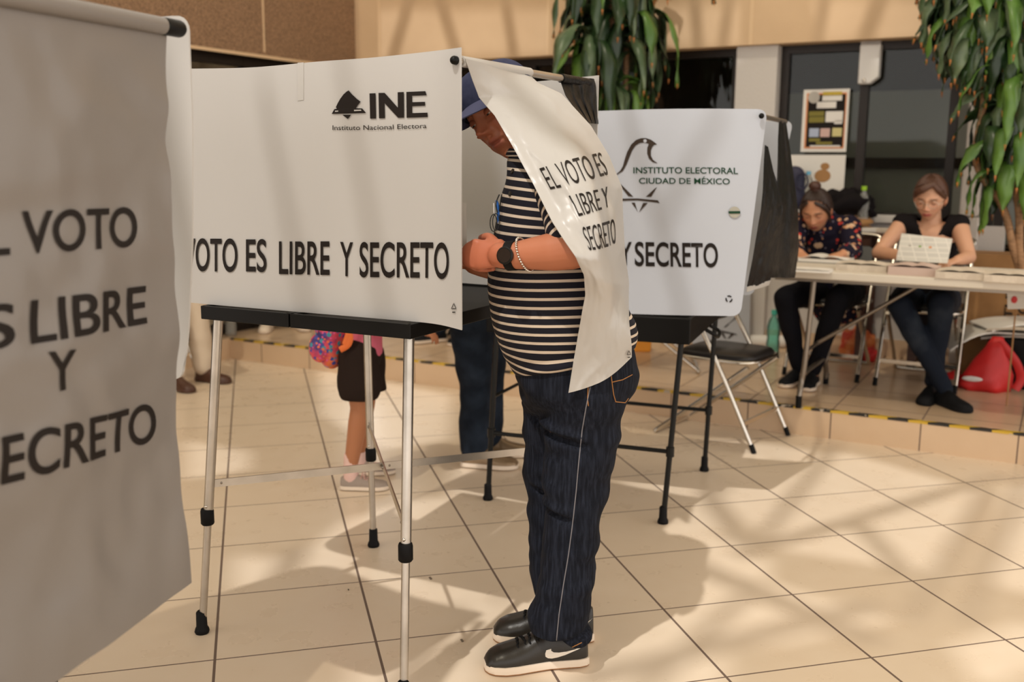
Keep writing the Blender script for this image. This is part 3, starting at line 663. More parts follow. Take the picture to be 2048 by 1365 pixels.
bird = [[(60, 660), (100, 632), (150, 590), (190, 520), (215, 430), (250, 320), (310, 210), (380, 145), (450, 120), (520, 118), (590, 140), (640, 175), (680, 208), (640, 215), (610, 245), (590, 300), (592, 370), (620, 430), (690, 480), (620, 465), (565, 415), (538, 340), (540, 260), (562, 200), (500, 180), (430, 190), (370, 225), (320, 300), (280, 400), (240, 500), (190, 590), (120, 635)],
        [(120, 760), (165, 785), (340, 960), (268, 952)], [(520, 962), (595, 962), (682, 818), (640, 850)], [(80, 1000), (170, 988), (400, 985), (690, 1012), (718, 1052), (640, 1040), (400, 1012), (170, 1018), (80, 1030)], [(312, 1045), (362, 1045), (402, 1185), (375, 1130)], [(422, 1185), (480, 1050), (546, 1050), (470, 1130)]]
put_poly(bird, cv, iec, ib, MT['brown_ink'], s0=.15, t0=.6)
circ = lambda cx, cy, r, n=16, e=1.: [(cx+r*math.cos(2*PI*k/n), cy+r*e*math.sin(2*PI*k/n)) for k in range(n)]
put_poly([circ(508, 158, 24)], cv, iec, ib, MT['panel2'], name='emblem_eye', off=.0050, s0=.15, t0=.6)
put_poly([circ(1790, 1183, 82)], cv, iec, ib, MT['dim'], name='round_seal', off=.0065, s0=.1, t0=.4)
put_poly([[(1702, 1168), (1872, 1166), (1874, 1200), (1704, 1202)]], cv, iec, ib, MT['green_ink'], name='seal_band', off=.0085, s0=.1, t0=.4)
rr_ = []
for k in range(3):
    a0 = k*2*PI/3; rr_.append([(1458+math.cos(a0+x)*r, 598+math.sin(a0+x)*r) for r, x in ((7.5, 0), (7.5, .7), (7.5, 1.4), (4.5, 1.4), (4.5, .7), (4.5, 0))])
put_poly(rr_, lambda x, y: (x, y), iec, ib, MT['ink'], name='recycling_mark', s0=.1, t0=.1)
RA2, RB2 = dep(1526, 233, 3.50), dep(1571, 244, 4.22)
mb = MB(); mb.tube([RA2, RB2], .009, 12); rod2 = mb.build('rod', MT['steel_dk'], ib)
mb = MB(); mb.ell(dep(1523, 232, 3.475), (.0095,)*3, nu=14, nv=10); mb.build('knob', MT['black_pl'], rod2)
# black plastic curtain halves hung on that rod
def grid_fn(rows, bulge=None, nz=None):
    ts = [r[0] for r in rows]; Lp = np.array([dep(*r[1]) for r in rows]); Rp = np.array([dep(*r[2]) for r in rows])
    def fn(s, t):
        a = np.array([np.interp(t, ts, Lp[:, i]) for i in range(3)]); b = np.array([np.interp(t, ts, Rp[:, i]) for i in range(3)])
        p = a+(b-a)*s
        if bulge: p = p+V(0, -1, 0)*bulge(s, t)
        if nz: p = p+V(-.2, -1, 0)*nz(p, s, t)
        return p
    return fn
nz1 = lambda p, s, t: .012*noise.noise(Vector((s*4, t*7, 3.3)))+.005*noise.noise(Vector((s*11, t*15, 1.)))
g1 = grid_fn([(0, (1530, 290, 3.53), (1536, 294, 3.60)), (.10, (1528, 322, 3.54), (1546, 340, 3.68)), (.28, (1526, 380, 3.545), (1561, 388, 3.73)), (.42, (1522, 420, 3.55), (1566, 418, 3.75)), (.78, (1505, 520, 3.55), (1553, 500, 3.75)), (.97, (1494, 573, 3.56), (1541, 560, 3.74)), (1, (1494, 576, 3.56), (1540, 566, 3.74))], nz=nz1)
mb = MB(); mb.sheet(g1, np.linspace(0, 1, 24), np.linspace(0, 1, 50), .0015); bc = mb.build('curtain', MT['black_film'], org=V(.9, 3.6, .8), auto=80)
tag(bc, 'crumpled black plastic curtain half nearest the white panel of the second booth', 'curtain', None)
gh = grid_fn([(0, (1494, 574, 3.555), (1541, 561, 3.735)), (1, (1493, 584, 3.555), (1538, 571, 3.735))], nz=nz1)
mb = MB(); mb.sheet(gh, np.linspace(0, 1, 12), np.linspace(0, 1, 4), .002); mb.build('clear_hem', MT['film'], bc, auto=80)
nz2 = lambda p, s, t: .02*math.sin(s*9+2*t)*(1-.5*t)+.008*noise.noise(Vector((s*5, t*9, 9.3)))
g2 = grid_fn([(0, (1558, 240, 3.95), (1572, 246, 4.15)), (.10, (1556, 280, 3.9), (1578, 285, 4.14)), (.25, (1555, 330, 3.85), (1585, 335, 4.1)), (.5, (1552, 400, 3.8), (1596, 420, 4.1)), (.8, (1545, 500, 3.8), (1598, 495, 4.1)), (1, (1541, 556, 3.8), (1590, 556, 4.1))], nz=nz2)
mb = MB(); mb.sheet(g2, np.linspace(0, 1, 30), np.linspace(0, 1, 50), .0015); o = mb.build('curtain', MT['black_film'], org=V(1.0, 4.0, .8), auto=80)
tag(o, 'black plastic curtain half hanging from the far end of the second booth rod', 'curtain', None)

# ---- third booth, cut by the left frame edge: white curtain in front of its panel
TR, TL0 = V(*dep(348, 56, 1.84)), dep(0, -10, 1.45)
rd = nrm(TR-TL0); TL = TR-rd*.78
lb = thing('voting_booth', (-1.25, 1.9, 0), 'voting booth with black leg, mostly hidden behind the white curtain at left', 'voting booth', 'voting booths')
mb = MB(); mb.tube([TL-rd*.1, TR+rd*.0], .0105, 14); rod3 = mb.build('rod', MT['alu'], lb)
mb = MB(); mb.tube([TR-rd*.03, TR+rd*.012], .0155, 16, rnd=True); mb.build('rod_cap', MT['black_pl'], rod3)
ft = fl(102, 1400); mb = MB(); ftop = V(ft[0]+.0, ft[1]+.02, .9); mb.tube([V(ft[0], ft[1], .03), ftop], .0125, 12); lg = mb.build('leg', MT['black_metal'], lb)
mb = MB(); mb.lathe(V(ft[0], ft[1], 0), [(0, 0), (.019, 0), (.019, .05), (0, .05)]); mb.build('rubber_foot', MT['rubber'], lg)
o3 = [V(-1.65, 1.75), V(-1.2, 1.35)]
for p in o3:
    mb = MB(); mb.tube([V(*p, .03), V(p[0], p[1], .9)], .0125, 12); lg = mb.build('leg', MT['black_metal'], lb); mb = MB(); mb.lathe(V(*p, 0), [(0, 0), (.019, 0), (.019, .05), (0, .05)]); mb.build('rubber_foot', MT['rubber'], lg)
mb = MB(); q = [V(-.80, 1.98, .88), V(-1.10, 2.32, .88), V(-1.72, 1.75, .88), V(-1.30, 1.22, .88), V(-.95, 1.35, .88)]; mb.prism(q, V(0, 0, .05)); mb.build('tray', MT['black_pl'], lb, smooth=False, bevel=.004)
pe = dep(379, 40, 1.90)
plan3 = [V(pe[0], 1.90), V(-.72, 1.955), V(-.85, 2.03), V(-1.0, 2.15), V(-1.12, 2.24), V(-1.24, 2.2), V(-1.5, 1.95), V(-1.7, 1.75), V(-1.68, 1.62), V(-1.5, 1.4), V(-1.33, 1.18)]
S3 = np.array(spline([V(*p, 0) for p in plan3], 10)); _a3 = np.r_[0, np.cumsum(np.linalg.norm(np.diff(S3, axis=0), axis=1))]; L3 = _a3[-1]; _a3 /= L3
edge3 = np.array([(1.0, dep(378, 40, 1.9)[0]), (.72, dep(386, 250, 1.9)[0]), (.4, dep(387, 500, 1.9)[0]), (.15, dep(380, 690, 1.9)[0]), (0, dep(372, 810, 1.9)[0])])[::-1]
zt3, zb3 = zat(378, 30, 1.9), .90
def s3(s, t):
    p = np.array([np.interp(s, _a3, S3[:, i]) for i in range(3)]); y = t*(zt3-zb3); x = s*L3; r = .028
    if x < r: k = r-math.sqrt(max(0, r*r-(r-x)**2)); y = min(max(y, k), zt3-zb3-k)
    p[2] = zb3+y; p[0] += (np.interp(t, edge3[:, 0], edge3[:, 1])-pe[0])*max(0, 1-x/.3); return p
mb = MB(); mb.sheet(s3, np.r_[0, .0008, .003, .006, .01, np.linspace(.018, 1, 60)], np.linspace(0, 1, 14), .0035); mb.build('screen', MT['panel'], lb, auto=60)
# curtain of the third booth
edge = [(0, 334, 46, 1.832), (.06, 333, 90, 1.825), (.3, 341, 330, 1.81), (.5, 352, 560, 1.80), (.7, 362, 760, 1.79), (.8, 361, 870, 1.785), (.9, 370, 1020, 1.775), (1, 387, 1167, 1.77)]
ET = [e[0] for e in edge]; EP = np.array([dep(*e[1:]) for e in edge])
EL = np.array([p-rd*.80+V(-.02, .0, 0)*np.sin(e[0]*3) for p, e in zip(EP, edge)]); EL[:, 2] = np.array([1.552-1.03*e[0] for e in edge])
def cov(s, t):
    tt = min(max(t, 0.), 1.); a = np.array([np.interp(tt, ET, EL[:, i]) for i in range(3)]); b = np.array([np.interp(tt, ET, EP[:, i]) for i in range(3)])
    p = a+(b-a)*s; p[2] = p[2]-(t-tt)*1.03
    w = .013*noise.noise(Vector((s*3.0, t*2.2, .5)))*min(1, t*4)+.009*noise.noise(Vector((s*2, t*9, 4.5)))*min(1, t*3)+.005*noise.noise(Vector((s*9+t*6, t*14-s*8, 7.)))*min(1, t*5)
    return p+V(.93, -.31, 0)*w
mb = MB(); mb.sheet(cov, np.linspace(0, 1, 70), np.linspace(0, 1, 90), .0012); lc = mb.build('curtain', MT['film_shade'], org=V(-.75, 1.6, .52), auto=80)
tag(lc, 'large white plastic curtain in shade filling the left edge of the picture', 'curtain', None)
mb = MB(); mb.tube([TL-rd*.05, TR-rd*.035], .0150, 16); mb.build('sleeve', MT['film_shade'], lc)
for txt, q in (('VOTO', [(42, 424), (272, 416), (272, 492), (42, 507)]), ('EL', [(-112, 428), (18, 424), (18, 509), (-112, 520)]), ('LIBRE', [(60, 603), (290, 573), (292, 646), (60, 688)]), ('ES', [(-120, 632), (28, 606), (28, 690), (-120, 722)]), ('Y', [(95, 706), (150, 700), (150, 774), (95, 786)]), ('SECRETO', [(-60, 888), (309, 806), (309, 880), (-60, 984)])):
    put_text(txt, q, cov, lc, MT['ink'], .012, off=.003, s0=.8, t0=.5)
# ================================================================== PEOPLE
SK_MAN = V(.44, .155, .078); SK_A = V(.47, .225, .125); SK_B = V(.60, .33, .21); SK_GIRL = V(.42, .17, .08)
def frame(F, U):
    F = nrm(F); U = np.asarray(U, float); U = nrm(U-F*(U@F)); return np.cross(F, U), F, U    # right, forward, up
def ss(x, a, b): t = np.clip((x-a)/(b-a), 0, 1); return t*t*(3-2*t)
def head_pts(nu=150, nv=130, old=False, female=False):
    """closed head surface in its own frame: x right, y forward, z up, eyes at z=0; returns verts, faces, paint factor"""
    a = np.linspace(0, 2*PI, nu, endpoint=False); zs = np.sin(np.linspace(-PI/2, PI/2, nv+1))*.118
    zs = np.sign(zs)*np.abs(zs/.118)**1.0*.118
    P = []
    for z in zs:
        k = z/.118; rho = math.sqrt(max(0, 1-abs(k)**(2.3 if k > 0 else 3.0)))
        wx = .0745*(1-.34*float(ss(-z, .0, .115))); yf = .088-.010*float(ss(-z, .05, .118)); yb = .100*(1-.42*float(ss(-z, .02, .11)))
        for t in a:
            s, c = math.cos(t), math.sin(t); e = .88
            x = np.sign(s)*abs(s)**e*wx*rho; y = (yf if c > 0 else yb)*np.sign(c)*abs(c)**e*rho; P.append((x, y, z))
    P = np.array(P); P[:, 1] += np.where(P[:, 2] < -.02, .006*ss(-P[:, 2], .02, .1), 0)
    fr = ss(P[:, 1], .02, .06)
    def G(cx, cz, wx, wz, amp, sym=True):
        d = np.exp(-((P[:, 0]-cx)/wx)**2-((P[:, 2]-cz)/wz)**2)
        if sym and cx: d = d+np.exp(-((P[:, 0]+cx)/wx)**2-((P[:, 2]-cz)/wz)**2)
        return d*amp*fr
    X0 = P.copy(); dy = G(.032, .001, .017, .012, -.012)+G(0, .022, .05, .012, .004)+G(.028, .018, .018, .006, .003)+G(0, .0, .0075, .02, .010)
    dy += G(0, -.020, .009, .014, .012)+G(0, -.033, .0115, .010, .017)+G(.0125, -.037, .0065, .0065, .0085)
    dy += G(0, -.060, .020, .010, .0045)+G(0, -.060, .017, .0045, .004)+G(0, -.073, .015, .0055, .005)+G(0, -.0665, .023, .0022, -.0045)+G(0, -.084, .02, .005, -.003)
    dy += G(0, -.100, .017, .013, .006)+G(.042, -.028, .02, .018, .004)
    if old: dy += G(0, -.030, .012, .013, .007)+G(.013, -.037, .006, .007, .004)+ G(.030, -.052, .005, .014, -.0035)+G(.034, -.016, .014, .004, -.003)+G(.036, -.075, .012, .014, .004)+G(.024, -.068, .004, .010, -.003)
    P[:, 1] += dy
    if old:
        P[:, 1] += G(0, -.046, .013, .010, .002)+G(.016, -.038, .007, .007, .006)+G(.0085, -.0475, .0045, .0035, -.008)+G(0, -.0665, .026, .0024, -.005)+G(0, -.104, .024, .014, .007)
        P[:, 2] -= .013*ss(-P[:, 2], .055, .112); P[:, 0] *= 1+.10*ss(-P[:, 2], .05, .1)
    n = nu; F = [(i*n+j, i*n+(j+1) % n, (i+1)*n+(j+1) % n, (i+1)*n+j) for i in range(nv) for j in range(n)]
    lips = np.clip(np.exp(-(X0[:, 0]/.022)**4-((X0[:, 2]+.0665)/.0105)**4)*fr*1.2, 0, 1)
    brow = np.clip((np.exp(-((np.abs(X0[:, 0])-.033)/.018)**4-((X0[:, 2]-.0205+.08*(np.abs(X0[:, 0])-.033))/.0042)**2))*fr*1.3, 0, 1)
    cheek = np.exp(-((np.abs(X0[:, 0])-.042)/.022)**2-((X0[:, 2]+.03)/.022)**2)*fr+np.exp(-(X0[:, 0]/.014)**2-((X0[:, 2]+.032)/.013)**2)*fr
    return P, F, lips, brow, cheek
HEAD = {}
def add_head(C, F, U, sc, skin, lipc, browc, old=False, female=False, lid=.6):
    """returns (MB, colours) with the head, ears, eyelids in world space"""
    key = (old, female)
    if key not in HEAD: HEAD[key] = head_pts(old=old, female=female)
    P, Fc, lips, brow, cheek = HEAD[key]; X, Fw, Up = frame(F, U)
    W = lambda p: C+sc*(np.outer(p[:, 0], X)+np.outer(p[:, 1], Fw)+np.outer(p[:, 2], Up))
    mb = MB(); mb.add(W(P), Fc)
    col = skin[None, :]*(1+0*lips[:, None]); col = col*(1-cheek[:, None]*V(.02, .16, .16)); col = col*(1-lips[:, None])+lipc[None, :]*lips[:, None]; col = col*(1-brow[:, None]*.85)+browc[None, :]*brow[:, None]*.85
    cols = [col]
    for sx in (-1, 1):
        m2 = MB(); q = V(sx*.074, -.006, -.012); ax = frame(V(sx*.35, 1, 0), V(0, -.15, 1))
        m2.ell(q, (.007, .017, .031), np.array(ax), 16, 12); m2.ell(q+V(sx*.006, -.004, .004), (.006, .016, .027), np.array(ax), 16, 12)
        mb.add(W(np.array(m2.v)), m2.f); cols.append(np.tile(skin*V(1., .88, .85), (len(m2.v), 1)))
        # eyelids: two shells round the eyeball
        e = V(sx*.032, .0715, .001); vs = []; n = 22
        for lo, hi in ((math.radians(-lid*22), math.radians(80)), (math.radians(-85), math.radians(-lid*22-16))):
            m3 = MB(); R = []
            for i in range(8):
                el = lo+(hi-lo)*i/7; R.append([e+.0138*V(math.cos(az)*1.12, math.sin(az)*math.cos(el), math.sin(az)*math.sin(el)) for az in np.linspace(.05, PI-.05, n)])
            vs = [p for r in R for p in r]; fs = [(i*n+j, i*n+j+1, (i+1)*n+j+1, (i+1)*n+j) for i in range(7) for j in range(n-1)]
            mb.add(W(np.array(vs)), fs); cols.append(np.tile(skin*V(.86, .78, .76), (len(vs), 1)))
    eyes = []
    for sx in (-1, 1):
        e = V(sx*.032, .0715, .001); m4 = MB(); m4.ell(W(e[None])[0], (.0122*sc,)*3, np.array([X, Fw, Up]), 16, 12)
        g = nrm(V(-.0, 1, -.42)); m5 = MB(); m5.ell(W((e+g*.0078)[None])[0], (.0058*sc,)*3, np.array([X, Fw, Up]), 12, 8); eyes.append((m4, m5))
    return mb, np.vstack(cols), W, eyes
def hand(mb, Wp, D, N, T, sz=1., curl=(50, 55, 60, 65), c2=None, thumb=(35, 20), spread=.0):
    """palm, four jointed fingers and a thumb; D along the palm, N out of the back, T to the thumb side"""
    D = nrm(D); N = nrm(N-D*(N@D)); T = np.cross(D, N) if (np.cross(D, N)@T) > 0 else -np.cross(D, N)
    k = sz; Wp = np.asarray(Wp, float); c2 = c2 or curl
    mb.limb([Wp-D*.02*k, Wp+D*.02*k, Wp+D*.055*k, Wp+D*.082*k], [.025*k, .030*k, .036*k, .033*k], 18, sx=.42, sy=1.0, ref=N)
    mb.limb([Wp+D*.012*k+T*.018*k-N*.006*k, Wp+D*.045*k+T*.030*k-N*.012*k], [.016*k, .013*k], 12)
    L = [(.043, .027, .022), (.048, .030, .023), (.044, .028, .022), (.034, .021, .020)]; off = [.027, .009, -.009, -.026]; rr = [.0092, .0096, .009, .008]
    for i in range(4):
        b = Wp+D*(.084-.004*abs(i-1.2))*k+T*off[i]*k; d0 = nrm(D+T*(1.2-i)*(.05+spread)); pts = [b-D*.012*k, b]; a = 0
        for j, l in enumerate(L[i]):
            a += math.radians((curl[i], c2[i], c2[i]*.7)[j]); d = d0*math.cos(a)-N*math.sin(a); pts.append(pts[-1]+d*l*k)
        mb.limb(pts, [rr[i]*k*1.08, rr[i]*k*1.08, rr[i]*k, rr[i]*.92*k, rr[i]*.8*k], 10, sub=4)
    b = Wp+D*.022*k+T*.026*k-N*.008*k; a = math.radians(thumb[0]); d = nrm(D*math.cos(a)+T*math.sin(a)-N*.35); p1 = b+d*.040*k; d2 = nrm(D*math.cos(a-math.radians(thumb[1]))+T*math.sin(a-math.radians(thumb[1]))-N*.55); p2 = p1+d2*.030*k; p3 = p2+nrm(d2-N*.2)*.024*k
    mb.limb([b-D*.008*k, b, p1, p2, p3], [.014*k, .0135*k, .0112*k, .0105*k, .0085*k], 10, sub=4)
def body_obj(parent, mb_list, voxel, skin, head=None, name='body', tintfn=None, smooth=3):
    """fuse torso, neck, limbs and hands, then take in the head as the same mesh"""
    m = fuse(mb_list, voxel, smooth, name); P = verts(m); cols = np.tile(skin, (len(P), 1))
    if tintfn is not None: cols = tintfn(P, cols)
    if head is not None:
        hb, hc = head; bm = bmesh.new(); bm.from_mesh(m); n0 = len(bm.verts); hm = hb.mesh('h'); bm.from_mesh(hm); bm.to_mesh(m); bm.free(); bpy.data.meshes.remove(hm); cols = np.vstack([cols, hc])
    paint(m, 'paint', cols); return part(name, m, MT['skin'], parent)
def ring_px(v, uL, uR, Y, ry, n=32, e=.85, tilt=0., zc=None):
    """horizontal ring whose outline spans the two pixels at distance Y"""
    c = dep((uL+uR)/2, v, Y); rx = (uR-uL)/2/ppm(c); R = []
    for j in range(n):
        t = 2*PI*j/n; s, k = math.cos(t), math.sin(t); x = np.sign(s)*abs(s)**e*rx; R.append(c+V(x, np.sign(k)*abs(k)**e*ry, tilt*x))
    return R
def rings_between(rows, sub=4, **k):
    rows = spline([V(*r) for r in rows], sub); return [ring_px(*r, **k) for r in rows]
def eyes_parts(parent, eyes):
    for a, b in eyes: e = a.build('eye', MT['eye'], parent, auto=0); b.build('iris', MT['iris'], e, auto=0)
def bvh_of(o):
    o0 = ORG[o.name]; me = o.data; return BVHTree.FromPolygons([tuple(V(*v.co)+o0) for v in me.vertices], [tuple(p.vertices) for p in me.polygons])
def cast(bv, u, v):
    d = nrm(ray(u, v)); h = bv.ray_cast(Vector(tuple(_C)), Vector(tuple(d))); return (V(*h[0]), V(*h[1])) if h[0] is not None else (None, None)
def thread(bv, px, m, name, parent, r=.0012, dense=6):
    pts = []
    for (u0, v0), (u1, v1) in zip(px, px[1:]):
        for k in range(dense):
            q, n = cast(bv, u0+(u1-u0)*k/dense, v0+(v1-v0)*k/dense)
            if q is not None: pts.append(q+(n if n@(_C-q) > 0 else -n)*r*.4)
    mb = MB(); mb.tube(pts, r, 6); return mb.build(name, m, parent, auto=0)

# ---- shoe builder: heel at h, toe at t on level z
def shoe(parent, heel, toe, z, w=.1, hgt=.075, upper=None, sole=None, gum=None, collar=.10, tilt=None, laces=None, name='shoe', lowback=.07, ups=None):
    heel = V(heel[0], heel[1], z); toe = V(toe[0], toe[1], z); L = np.linalg.norm(toe-heel); D = (toe-heel)/L; U = V(0, 0, 1) if tilt is None else nrm(tilt); S = np.cross(D, U); k = L/.28
    ws = [(0, .55), (.03, .70), (.10, .80), (.25, .80), (.4, .80), (.55, .90), (.7, .99), (.82, .96), (.92, .78), (.97, .55), (1., .18)]
    st = .026*k; Pm = lambda x, y, zz: heel+D*x*L+S*y+U*zz
    def outline(grow, zz, n=40):
        xs = np.linspace(0, 1, n); wv = np.interp(xs, [a for a, b in ws], [b for a, b in ws])*w/2+grow; bend = .006*np.sin(xs*PI)
        A = [Pm(x*(1+grow*.04)-grow*.02, y+b, zz) for x, y, b in zip(xs, wv, bend)]; B = [Pm(x, -y+b, zz) for x, y, b in zip(xs, wv, bend)][::-1]; return A+B
    mb = MB(); mb.rings([outline(-.003, .004*k), outline(.003, .007*k), outline(.004, st*.55), outline(.002, st), outline(-.006, st+.001)]); so_ = mb.build(name+'_sole', sole, parent, auto=50)
    if gum is not None:
        mb = MB(); mb.rings([outline(-.008, 0), outline(-.001, .002), outline(.0, .007*k)]); mb.build('outsole', gum, so_)
    prof = [(0., .062), (.04, .070), (.12, .078), (.22, .082), (.32, .086), (.40, .080), (.5, .064), (.62, .050), (.74, .042), (.85, .036), (.93, .026), (.985, .008)]
    R = []
    for x in np.linspace(.0, .985, 44):
        h = np.interp(x, [a for a, b in prof], [b for a, b in prof])*k*hgt/.075; hw = np.interp(x, [a for a, b in ws], [b for a, b in ws])*w/2-.001; r = []; b = .006*math.sin(x*PI)
        for j in range(22):
            t = PI*j/21; s, c = math.cos(t), math.sin(t); r.append(Pm(x+.01, b+np.sign(s)*abs(s)**.7*hw*(1-.35*max(0, c)**2*(1 if x < .45 else .4)), st-.002+c**.8*h))
        R.append(r+[Pm(x+.01, b-hw*.5, st-.003), Pm(x+.01, b+hw*.5, st-.003)])
    mb = MB(); mb.rings(R); up_ = mb.build(name+'_upper', upper, parent, auto=60)
    if laces is not None:
        for q in range(5):
            x = .45+q*.058; h = np.interp(x, [a for a, b in prof], [b for a, b in prof])*k*hgt/.075; hw = w*.25; pts = []
            for j in range(9):
                y = (j/8-.5)*2; pts.append(Pm(x+.006*(1 if j % 2 else -1)+.012*y*(1 if q % 2 else -1), .005+y*hw, st+h*math.sqrt(max(.0, 1-(y*.62)**2))**1.0+.002))
            mb = MB(); mb.tube(pts, .003*k, 8, rnd=True); mb.build('lace', laces, up_)
        mb = MB(); x = .44; h = .076*k*hgt/.075
        for sg in (-1, 1): mb.tube(spline([Pm(x, 0, st+h+.004), Pm(x+.03, sg*.018, st+h*.95+.012), Pm(x+.07, sg*.026, st+h*.75), Pm(x+.035, sg*.012, st+h*.9+.004), Pm(x, 0, st+h+.003)], 5), .0024*k, 6)
        mb.build('lace_bow', laces, up_)
    return up_, so_, Pm, st

# ------------------------------------------------------------------ the voter in the striped shirt
man = thing('person', (.12, 2.51, 0), 'man in striped shirt, blue cap and dark jeans leaning under the white curtain', 'person')
YB = 2.51
# shirt
rows = [(752, 1030, 1268, 2.51, .165), (735, 1020, 1272, 2.51, .172), (712, 1006, 1274, 2.51, .182), (680, 994, 1270, 2.51, .190), (650, 985, 1266, 2.51, .196), (600, 977, 1250, 2.51, .200), (550, 975, 1241, 2.51, .198), (500, 979, 1237, 2.51, .195), (450, 987, 1233, 2.51, .195), (410, 998, 1232, 2.51, .196), (375, 1009, 1212, 2.51, .19), (350, 1013, 1185, 2.51, .165), (333, 1011, 1150, 2.505, .12), (320, 1012, 1112, 2.50, .09), (311, 1018, 1086, 2.50, .068)]
mb = MB(); mb.rings(rings_between(rows, 4))
SH = V(*dep(1130, 385, 2.345)); EL_ = V(*dep(1162, 498, 2.235)); WR = V(*dep(1022, 512, 2.29)); KN = V(*dep(945, 509, 2.352))
SHR = V(SH[0]-.02, 2.66, SH[2]); ELR = V(.03, 2.72, 1.03); WRR = V(-.10, 2.62, 1.06)
mb.limb([SHR+V(0, -.07, .02), SHR, SHR+(ELR-SHR)*.45, SHR+(ELR-SHR)*.72], [.075, .072, .062, .06], 22)
shm = fuse(mb, .005, 6, 'shirt')
P = verts(shm)
bell = lambda P: np.clip(.35+.9*ss(P[:, 2], .95, 1.2), 0, 1.4)
wrinkle(shm, .007, (5, 5, 12), 3.1, bell); wrinkle(shm, .0022, (14, 14, 18), 9.7, bell)
P = verts(shm); P[:, 2] += (.16*(2.51-P[:, 1])+.24*np.maximum(0, P[:, 0]-.02))*(1-ss(P[:, 2], .78, .99)); setv(shm, P)
# one diagonal tuck low on the belly, and stripes running round the cloth
P = verts(shm); Nn = normals(shm); tk = np.exp(-((P[:, 2]-(.835+.22*(P[:, 0]-.10)))/.012)**2)*ss(P[:, 0], .0, .08)*(1-ss(P[:, 0], .2, .26)); setv(shm, P+Nn*(tk*.010)[:, None])
P = verts(shm); slope = .03*(1-ss(P[:, 2], 1.10, 1.22))-.10*ss(P[:, 2], 1.08, 1.24)
ph = P[:, 2]-slope*(P[:, 0]-.0)+.010*np.exp(-((P[:, 2]-.83)/.03)**2)*np.sin(P[:, 0]*22)
def stripe_mat():
    m = mat('striped cotton jersey', (.01, .01, .017), .85, bump=(420, .2, .001), spec=.25); N, L = nt(m)
    a = N.new('ShaderNodeAttribute'); a.attribute_name = 'phase'
    f = mathn(N, L, 'ABSOLUTE', mathn(N, L, 'SUBTRACT', mathn(N, L, 'FRACT', a.outputs['Fac']), .5)); k = mathn(N, L, 'DIVIDE', mathn(N, L, 'SUBTRACT', .165, f), .02); k = mathn(N, L, 'MINIMUM', mathn(N, L, 'MAXIMUM', k, 0.), 1.)
    x = N.new('ShaderNodeMix'); x.data_type = 'RGBA'; L.new(k, x.inputs[0]); x.inputs[6].default_value = (.0075, .007, .0125, 1); x.inputs[7].default_value = (.56, .46, .36, 1); L.new(x.outputs[2], N['Principled BSDF'].inputs['Base Color']); return m
def phase(me, ph): at = me.attributes.new('phase', 'FLOAT', 'POINT'); at.data.foreach_set('value', np.asarray(ph, dtype=np.float32))
phase(shm, ph/.0216)
MT['shirt'] = stripe_mat(); shirt = part('shirt', shm, MT['shirt'], man)
mb = MB(); mb.limb([SH+V(-.01, .09, .05), SH, SH+(EL_-SH)*.42, SH+(EL_-SH)*.70], [.078, .076, .066, .066], 26)
slm = fuse(mb, .005, 6, 'sleeve'); wrinkle(slm, .006, (8, 8, 14), 6.4); P = verts(slm); axd = nrm(EL_-SH); al_ = (P-SH)@axd; phase(slm, (-al_*.9+.12*(P[:, 0]-SH[0])+SH[2])/.0216)
sleeve = part('sleeve', slm, MT['shirt'], shirt)
# stand collar, placket buttons
mb = MB(); cr_ = []
for v, uL, uR, ry in ((324, 1011, 1104, .076), (318, 1012, 1100, .072), (312, 1015, 1096, .068), (306, 1019, 1092, .064)): cr_.append(ring_px(v, uL, uR, 2.495, ry, tilt=-.25))
mb.rings(cr_, cap=False); me = mb.mesh('collar'); P = verts(me); phase(me, P[:, 2]/.0105)
part('collar', me, MT['shirt'], man)
sb = bvh_of(shirt)
for u, v in ((1026, 343), (1021, 388)):
    q, n = cast(sb, u, v)
    if q is not None: mb = MB(); mb.lathe(q, [(0, .0), (.006, .0), (.006, .003), (.004, .0036), (0, .003)], axis=n if n@(_C-q) > 0 else -n, n=14); mb.build('button', MT['leather'], shirt)
# body
HC = V(*dep(977, 226, 2.585)); HF, HU = V(-.64, -.69, -.34), V(-.55, .06, .83)
# eyes midpoint should fall on pixel (960,237)
hX, hF, hU = frame(HF, HU); em = V(*dep(960, 237, 2.55)); HC = em-hF*.083-hU*.001
mb = MB()
mb.rings(rings_between([(740, 1050, 1255, 2.51, .14), (650, 1010, 1245, 2.51, .16), (550, 1000, 1230, 2.51, .16), (450, 1015, 1215, 2.51, .16), (370, 1035, 1185, 2.51, .15), (335, 1040, 1120, 2.505, .08)], 3))
NB = V(*dep(1070, 326, 2.515)); mb.limb([NB-V(0, 0, .06), NB, HC-hU*.06-hF*.028, HC-hU*.01-hF*.03], [.058, .053, .053, .055], 20)
for S_, E_ in ((SH, EL_), (SHR, ELR)): mb.limb([S_, S_+(E_-S_)*.5, E_], [.055, .048, .043], 18)
d = WR-EL_; mb.limb([EL_-V(.0, 0, .0), EL_+d*.12+V(0, 0, .002), EL_+d*.4, EL_+d*.8, WR, WR+nrm(KN-WR)*.03], [.043, .047, .044, .034, .0305, .030], 22)
d = WRR-ELR; mb.limb([ELR, ELR+d*.3, WRR], [.042, .043, .029], 16)
hand(mb, WR+nrm(KN-WR)*.028, nrm(KN-WR), V(-.05, -1, .25), V(0, 0, 1), 1.02, curl=(62, 66, 70, 74), c2=(60, 60, 60, 60), thumb=(30, 25))
hand(mb, WRR, V(-.85, -.35, .1), V(.2, .6, .8), V(0, -1, .3), .98, curl=(45, 50, 55, 60), thumb=(40, 20))
